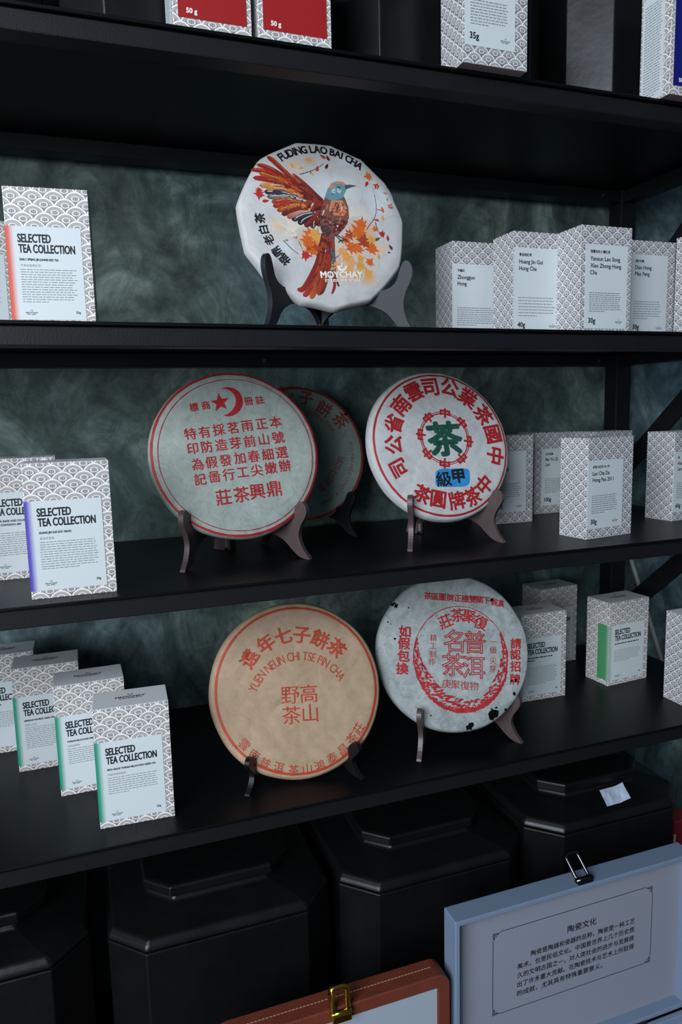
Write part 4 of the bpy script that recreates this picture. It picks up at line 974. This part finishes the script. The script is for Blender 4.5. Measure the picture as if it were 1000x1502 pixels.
    def painting(s, art):
        mb = MB(); k = .001; lift = .00015
        bgc = Vector(lin('#c3c3c3'))
        for n, it in enumerate(art):
            lift = .0002 + n * .0000014
            f = s.fn(lift)
            if it[0] == 'soft':
                _, (u, v), rx, ry, col = it
                c = Vector(lin(ART[col])); NR, NA = 6, 28
                vs = [f(u * k, v * k)]; cs = [tuple(c * .8 + bgc * .2)]
                for i in range(1, NR + 1):
                    for j in range(NA):
                        a = 2 * math.pi * j / NA
                        q = i / NR * (1 + .25 * noise.noise(Vector((math.cos(a) * 2, math.sin(a) * 2, n))))
                        vs.append(f((u + rx * q * math.cos(a)) * k, (v + ry * q * math.sin(a)) * k))
                        w = .8 * (1 - (i / NR) ** 1.5) * (1 + .3 * noise.noise(Vector((i, j * .7, n)))) if i < NR else 0
                        cs.append(tuple(c * w + bgc * (1 - w)))
                fs = [(0, 1 + j, 1 + (j + 1) % NA) for j in range(NA)]
                for i in range(NR - 1):
                    for j in range(NA):
                        a0 = 1 + i * NA
                        fs.append((a0 + j, a0 + NA + j, a0 + NA + (j + 1) % NA, a0 + (j + 1) % NA))
                mb.add(vs, fs, 0, None, cs)
            elif it[0] == 'f':
                _, pts, w0, w1, c1, c2 = it
                P = [Vector((a, b)) for a, b in pts]; NS = 14; vs = []; cs = []
                A, B = Vector(lin(ART[c1])), Vector(lin(ART[c2]))
                for i in range(NS + 1):
                    t = i / NS * (len(P) - 1); q = min(int(t), len(P) - 2); ft = t - q
                    p0 = P[max(0, q - 1)]; p1 = P[q]; p2 = P[q + 1]; p3 = P[min(len(P) - 1, q + 2)]
                    pt = .5 * ((2 * p1) + (p2 - p0) * ft + (2 * p0 - 5 * p1 + 4 * p2 - p3) * ft ** 2 + (3 * p1 - p0 - 3 * p2 + p3) * ft ** 3)
                    d = (p2 - p1).normalized(); nn = Vector((-d.y, d.x))
                    x = i / NS; w = (w0 + (w1 - w0) * x) * (1 if x < .82 else max(.05, math.sqrt(max(0, 1 - ((x - .82) / .18) ** 2))))
                    for e in (-.5, .5):
                        z = pt + nn * w * e; vs.append(f(z.x * k, z.y * k))
                        sh = 1 - .35 * (e > 0)
                        cs.append(tuple((A * (1 - x) + B * x) * sh)[:3] + (1,))
                mb.add(vs, [(2 * i, 2 * i + 1, 2 * i + 3, 2 * i + 2) for i in range(NS)], 0, None, cs)
            elif it[0] == 'l':
                _, u, v, sz, ang, col, lobes = it
                prof = [(0, -.55), (.12, -.35), (.62, -.42), (.36, -.12), (.85, .12), (.42, .22), (.34, .45), (.20, .40), (0, .95), (-.20, .40), (-.34, .45), (-.42, .22), (-.85, .12), (-.36, -.12), (-.62, -.42), (-.12, -.35)]
                if lobes == 1: prof = [(0, -.6), (.28, -.3), (.36, .05), (.25, .5), (0, 1.0), (-.25, .5), (-.36, .05), (-.28, -.3)]
                a = R_(ang); ca, sa = math.cos(a), math.sin(a)
                pts = [Vector(((u + sz * .95 * (x * ca - y * sa)) * k, (v + sz * .95 * (x * sa + y * ca)) * k, 0)) for x, y in prof]
                c = Vector(lin(ART[col]))
                s.fill(mb, pts, f, tuple(c))
                for e in ((0, .8), (.6, .1), (-.6, .1)):
                    q = Vector((-e[1], e[0])) * .03
                    L = [(-q.x, -.4 - q.y), (e[0], e[1]), (q.x, -.4 + q.y)]
                    mb.add([s.fn(lift + .000001)((u + sz * .95 * (x * ca - y * sa)) * k, (v + sz * .95 * (x * sa + y * ca)) * k) for x, y in L], [(0, 1, 2)], 0, None, [tuple(c * .55)] * 3)
            elif it[0] == 'p':
                pts = [Vector((a * k, b * k, 0)) for a, b in it[1]]
                s.fill(mb, pts, f, lin(ART[it[2]]))
        mb.build('printed_picture', 'printed_art', s.t, fix=False, color=True)

ck = Cake('bird', 'white tea cake printed with a red-winged bird among autumn leaves', (.2954, .1051, 1.6752), 0, 13.7, .1055, 'paper_satin', facets=13, seed=4, rough=.0004)
ck.painting(PRINTS['birdart'])
ck.put(PRINTS['bird'])
ck = Cake('moon', 'pale tea cake with a red star and crescent above rows of red characters', (.1784, .1197, 1.4031), 0, 17.0, .1050, 'paper_pale', seed=2, rough=.0007)
ck.put(PRINTS['moon'])
ck = Cake('stamp', 'white tea cake with large red ring characters, green centre and blue stamp', (.4558, .1156, 1.4036), 0, 18.2, .1045, 'paper_white', seed=3, rough=.0007)
ck.put(PRINTS['stamp'])
ck = Cake('tan', 'tan paper-wrapped tea cake with thin orange ring on the lower shelf', (.2325, .078, 1.1095), -6, 22, .1085, 'paper_tan', seed=5, rough=.0010)
ck.put(PRINTS['tan'])
ck = Cake('grey', 'grey mottled tea cake with red wreath and black scorch marks', (.450, .072, 1.129), -12, 20, .1050, 'paper_grey', seed=6, rough=.0009)
ck.put(PRINTS['grey'])
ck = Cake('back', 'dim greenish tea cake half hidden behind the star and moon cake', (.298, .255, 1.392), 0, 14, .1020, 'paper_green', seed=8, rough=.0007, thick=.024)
ck.put(PRINTS['back'])

# ------------------------------------------------------------------ plate stands (two hinged boards opening towards the front)
PROF = [(.140, 0), (.131, .011), (.1255, .022), (.124, .031), (.1275, .042), (.134, .052), (.137, .060), (.1355, .068), (.130, .0725), (.124, .071), (.1195, .064), (.114, .053), (.104, .047), (.090, .0455), (.081, .052), (.0755, .066), (.064, .108), (.058, .118), (.049, .118), (.041, .108), (.028, .070), (.012, .052), (-.006, .046), (-.014, .030), (-.022, .006), (-.020, 0), (-.004, 0), (.004, .015), (.020, .027), (.045, .032), (.075, .031), (.099, .023), (.114, .010), (.126, .002)]
def smooth_loop(P, n=3):
    out = []; L = len(P)
    for i in range(L):
        p0, p1, p2, p3 = (Vector(P[(i + j - 1) % L]) for j in range(4))
        for q in range(n):
            t = q / n
            out.append(.5 * ((2 * p1) + (p2 - p0) * t + (2 * p0 - 5 * p1 + 4 * p2 - p3) * t * t + (3 * p1 - p0 - 3 * p2 + p3) * t ** 3))
    for p in out: p.y = max(0.0, p.y)
    return out
def plate_stand(label, fl, fr, back, z, mat, hs=1.0, th=.0065):
    """fl, fr: front feet (x, y); back: how far behind them the hinge stands"""
    fl, fr = Vector(fl), Vector(fr)
    mid = (fl + fr) / 2; ax = (fr - fl).normalized(); hinge = mid + Vector((-ax.y, ax.x)) * back
    t = thing('plate_stand', label, 'stand', (hinge.x, hinge.y, z))
    for foot, nm in ((fl, -1), (fr, 1)):
        d = foot - hinge; ln = d.length; d.normalize(); nrm = Vector((-d.y, d.x))
        k = ln / .139
        lp = [Vector((d.x * p.x * k - nrm.x * th / 2, d.y * p.x * k - nrm.y * th / 2, p.y * hs)) for p in smooth_loop(PROF)]
        mb = MB().prism(lp, (nrm.x * th, nrm.y * th, 0))
        mb.build('side_board', mat, t, bevel=.0012)
    mb = MB().tube([(0, 0, .004), (0, 0, .044 * hs)], .0045, 10)
    mb.build('hinge_pin', mat, t)
    return t
plate_stand('black plate stand holding up the bird tea cake', (.204, .066), (.393, .068), .078, S2, 'stand_slate', 1.2)
plate_stand('dark brown plate stand under the star and moon tea cake', (.1005, .083), (.257, .088), .112, S3, 'stand_brown', .98)
plate_stand('dark brown plate stand under the large red-lettered tea cake', (.388, .078), (.527, .076), .118, S3, 'stand_brown', .99)
plate_stand('small black plate stand under the tan tea cake', (.156, .042), (.297, .028), .105, S4, 'stand_black', .60)
plate_stand('reddish brown plate stand under the grey scorched tea cake', (.380, .041), (.530, .034), .115, S4, 'stand_brown', .92)
plate_stand('dark plate stand in the shade under the half hidden tea cake', (.228, .215), (.368, .215), .085, S3, 'stand_black', .9)

# ------------------------------------------------------------------ big tea tins
def octa(x0, x1, y0, y1, c, z): return [(x0 + c, y0, z), (x1 - c, y0, z), (x1, y0 + c, z), (x1, y1 - c, z), (x1 - c, y1, z), (x0 + c, y1, z), (x0, y1 - c, z), (x0, y0 + c, z)]
def tin_meshes():
    W, Dp, c, H = .284, .255, .042, .277
    me = []
    b = MB().loft([octa(-W / 2, W / 2, 0, Dp, c, 0), octa(-W / 2, W / 2, 0, Dp, c, H - .0045), octa(-W / 2 + .0012, W / 2 - .0012, .0012, Dp - .0012, c, H - .004)])
    me.append(('body', b))
    s = MB().loft([octa(-W / 2 + .0004, W / 2 - .0004, .0004, Dp - .0004, c, H - .0024), octa(-W / 2, W / 2, 0, Dp, c, H), octa(-W / 2 + .0006, W / 2 - .0006, .0006, Dp - .0006, c, H + .0035),
              octa(-W / 2 + .006, W / 2 - .006, .006, Dp - .006, c - .002, H + .010), octa(-W / 2 + .050, W / 2 - .050, .050, Dp - .050, c - .012, H + .021), octa(-W / 2 + .053, W / 2 - .053, .053, Dp - .053, c - .012, H + .027)])
    me.append(('shoulder', s))
    i = .047
    k = MB().loft([octa(-W / 2 + i + .004, W / 2 - i - .004, i + .004, Dp - i - .004, c - .012, H + .0272), octa(-W / 2 + i, W / 2 - i, i, Dp - i, c - .012, H + .0295), octa(-W / 2 + i, W / 2 - i, i, Dp - i, c - .012, H + .041), octa(-W / 2 + i + .003, W / 2 - i - .003, i + .003, Dp - i - .003, c - .012, H + .0435)])
    me.append(('cap', k))
    return me
proto = None
def tin(label, x, y, z, grp, h=1.0):
    global proto
    t = thing('tea_tin', label, 'tin', (x, y, z), 0, grp)
    if proto is None:
        proto = [mb.build(n, 'tin_dark', t, bevel={'body': .0035, 'shoulder': .0032, 'cap': .0018}[n], bseg=3) for n, mb in tin_meshes()]
        for o in proto: o.scale.z = h
    else:
        for p in proto:
            o = p.copy(); COL.objects.link(o); o.parent = t; o.scale.z = h
    return t
G = 'large dark tea tins under the lower shelf'
tin('large dark metal tea tin at the left picture edge under the lower shelf', -.173, .060, CT, G, 1.045)
tin('large dark metal tea tin behind the brown leather case', .131, .060, CT, G)
tin('large dark metal tea tin behind the left end of the white case', .430, .060, CT, G, .99)
tin('large dark metal tea tin with a paper slip on its lid', .722, .060, CT, G, 1.045)
G = 'large dark tea tins on the top shelf'
tin('dark metal tea tin on the top shelf left of the two red boxes', .152, .066, S1, G)
tin('dark metal tea tin on the top shelf between red and jutting boxes', .452, .066, S1, G)
tin('dark metal tea tin on the top shelf behind the navy-faced box', .777, .066, S1, G)
tin('dark metal tea tin at the left end of the top shelf', -.148, .066, S1, G)

# paper slip lying on the lid of the right-hand tin
zl = CT + .277 * 1.045
sl = MB(); NX, NY = 8, 5; vs = []
for j in range(NY):
    for i in range(NX):
        x = (i / (NX - 1) - .5) * .050; y = (j / (NY - 1) - .5) * .026
        lift = .0022 + .0010 * math.sin(i * 1.1) + .0012 * noise.noise(Vector((i * .7, j * .9, 2))) + (.006 * max(0, .35 - i / (NX - 1)) if j > 2 else .002 * (i < 1)) + (y + .013) * .2
        vs.append((x + y * .35, y, max(.0008, lift)))
fs = [(j * NX + i, j * NX + i + 1, (j + 1) * NX + i + 1, (j + 1) * NX + i) for j in range(NY - 1) for i in range(NX - 1)]
sl.add(vs, fs)
slip = sl.build('paper_slip', 'slip_paper')
sm = slip.modifiers.new('thickness', 'SOLIDIFY'); sm.thickness = .0003
slip.location = (.733, .088, zl + .0175); slip.rotation_euler = (R_(14), 0, R_(8))
tag(slip, 'small crumpled pale paper slip lying on a dark tin lid', 'paper')

# ------------------------------------------------------------------ open cases on the counter
def rrect(w, h, r, y, n=5, x0=0, z0=0):
    out = []
    for cx, cz, a0 in ((w - r, h - r, 0), (r, h - r, 90), (r, r, 180), (w - r, r, 270)):
        for i in range(n + 1):
            a = R_(a0 + 90 * i / n); out.append(Vector((x0 + cx + r * math.cos(a), y, z0 + cz + r * math.sin(a))))
    return out
def frame_mesh(w, h, b, y0, y1, r, ri):
    o0, i0 = rrect(w, h, r, y0), rrect(w - 2 * b, h - 2 * b, ri, y0, x0=b, z0=b)
    o1, i1 = rrect(w, h, r, y1), rrect(w - 2 * b, h - 2 * b, ri, y1, x0=b, z0=b)
    n = len(o0); fs = []
    for k in range(n):
        j = (k + 1) % n
        fs += [(k, j, n + j, n + k), (2 * n + k, 3 * n + k, 3 * n + j, 2 * n + j), (k, 2 * n + k, 2 * n + j, j), (n + k, n + j, 3 * n + j, 3 * n + k)]
    return MB().add(o0 + i0 + o1 + i1, fs)
def clasp(parent, x, z, mat, w, hgt, lean, fat, y=0.0):
    c = MB().box((x - w * .62, y - .010, z - .0075), (x + w * .62, y - .0005, z + .003)).build('clasp', mat, parent, bevel=.0015)
    mb = MB()
    P = []
    for p in rrect(w, hgt, w * .28, 0, 4, x - w / 2, 0):
        P.append((p.x + lean[0] * p.z, y - .005 + lean[1] * p.z, z + .001 + p.z * lean[2]))
    mb.tube(P, fat, 8, True); mb.build('clasp_loop', mat, c, smooth=True)
    MB().tube([(x - w * .66, y - .0055, z + .0022), (x + w * .66, y - .0055, z + .0022)], .0032, 10).build('clasp_pin', mat, c, smooth=True)
    return c
ZB = .606
def case(label, x0, x1, y, ztop, body, inner, bord, rad, thick, base_depth):
    t = thing('gift_case', label, 'case', (x0, y, CT))
    w, hh = x1 - x0, ztop - ZB
    z0 = ZB - CT
    lid = frame_mesh(w, hh, bord, 0, thick, rad, max(.0005, rad - bord)).build('lid_rim', body, t, bevel=.0015)
    lid.location.z = z0
    bk = MB().prism(rrect(w - .002, hh - .002, max(.001, rad - .001), thick - .003, x0=.001, z0=.001), (0, .0025, 0)).build('lid_back', body, t)
    bk.location.z = z0
    pn = MB().box((bord - .0002, thick - .014 if inner != 'inner_white' else .003, bord), (w - bord + .0002, thick - .004, hh - bord)).build('lid_panel', inner, t)
    pn.location.z = z0
    bs = MB()
    bd = base_depth
    bs.box((0, -bd, 0), (w, -.001, .004)); bs.box((0, -bd, .004), (bord + .002, -.001, z0 - .001)); bs.box((w - bord - .002, -bd, .004), (w, -.001, z0 - .001))
    bs.box((bord + .002, -bd, .004), (w - bord - .002, -bd + .008, z0 - .001)); bs.box((bord + .002, -.009, .004), (w - bord - .002, -.001, z0 - .001))
    bs.build('base_tray', body, t, bevel=.0015)
    for hx in (.25, .75):
        MB().tube([(w * hx - .02, -.001, z0), (w * hx + .02, -.001, z0)], .0022, 8).build('hinge', 'nickel', t)
    return t, w, hh, z0
t, w, hh, z0 = case('open pale blue-grey case whose lid shows a framed printed text', .3828, .751, -.050, .8387, 'case_white', 'case_panel', .0065, .0015, .030, .20)
# printed frame and text on the lid panel (panel face at y = thick - .014)
PY = .016
def pf(u, v, q=0): return (u - .3828, PY - .0003, v - CT)
mb = MB()
FX0, FX1, FZ0, FZ1 = .444, .696, .679, .7945
lw = .0009
def hl(xa, xb, z): mb.add([pf(xa, z), pf(xb, z), pf(xb, z + lw), pf(xa, z + lw)], [(0, 1, 2, 3)])
def vl(x, za, zb): mb.add([pf(x, za), pf(x + lw, za), pf(x + lw, zb), pf(x, zb)], [(0, 1, 2, 3)])
c_ = .012
hl(FX0 + c_, FX1 - c_, FZ0); hl(FX0 + c_, FX1 - c_, FZ1); vl(FX0, FZ0 + c_, FZ1 - c_); vl(FX1, FZ0 + c_, FZ1 - c_)
for sx, X in ((1, FX0), (-1, FX1)):
    for sz, Z in ((1, FZ0), (-1, FZ1)):
        def q(xa, za, xb, zb):
            xa, xb = sorted((X + sx * xa, X + sx * xb)); za, zb = sorted((Z + sz * za, Z + sz * zb))
            mb.add([pf(xa, za), pf(xb, za), pf(xb, zb), pf(xa, zb)], [(0, 1, 2, 3)])
        for r in ((0, 0, .006, .0009), (0, 0, .0009, .006), (.0018, .0018, .0065, .0030), (.0018, .0018, .0030, .0065), (.0042, .0042, .0056, .0056), (.0065, .0002, .0078, .003), (.0002, .0065, .003, .0078), (.0078, .0014, .0092, .0026), (.0014, .0078, .0026, .0092), (.0092, 0, .012, .0008), (0, .0092, .0008, .012)):
            q(*r)
fw = FX1 - FX0
lay_text(mb, '陶瓷文化', FX0 + fw * .54, FZ1 - .026, .0105, pf, 'c', bold=.012, width=.046)
tl = ['陶瓷是陶器和瓷器的总称，陶瓷是一种工艺', '美术，也是民俗文化。中国是世界上几个历史悠', '久的文明古国之一，对人类社会的进步与发展做', '出了许多重大贡献。在陶瓷技术与艺术上所取得', '的成就，尤其具有特殊重要意义。']
for i, ln in enumerate(tl):
    xa = FX0 + fw * (.225 if i == 0 else .145)
    wd = fw * .885 - (xa - FX0) if i < 4 else fw * .745 * 15 / 21.0
    lay_text(mb, ln, xa, FZ1 - .044 - .0128 * i, .0082, pf, 'l', width=wd, bold=.012)
mb.build('printed_text', 'case_ink', t, fix=False)
clasp(t, .574 - .3828, hh + z0 + .0015, 'nickel', .019, .032, (-.12, .75, .75), .0024, y=.012)

t, w, hh, z0 = case('open brown leather case with gold clasp and white lining', .093, .3752, -.050, .7755, 'leather_brown', 'inner_white', .0165, .016, .030, .17)
clasp(t, .234 - .093, hh + z0 - .006, 'gold', .019, .030, (-.03, .18, .98), .0036, y=.002)
mb = MB()
for i in range(56):
    x = .018 + i * (w - .036) / 56
    mb.box((x, .0155, hh + z0 - .0002), (x + .0032, .0163, hh + z0 + .0004))
so = mb.build('stitching', 'stitch_thread', t); so['kind'] = 'stuff'

# ------------------------------------------------------------------ odds and ends
rod = MB().tube([(.925, .360, 1.326), (1.079, .360, .935), (1.231, .357, CT + .004)], .004, 10).build('thin_rod', 'rod_pale', smooth=True)
tag(rod, 'thin pale rod leaning on the plaster wall beside the rack', 'rod')
rb = thing('red_carton', 'dark red carton barely showing right of the tin with the slip', 'box', (.889, .12, CT))
MB().box((0, 0, 0), (.16, .03, .213)).build('body', 'red_box', rb, bevel=.002)
MB().box((-.0006, -.0006, 0), (.002, .002, .190)).build('edge_strip', 'rod_pale', rb)
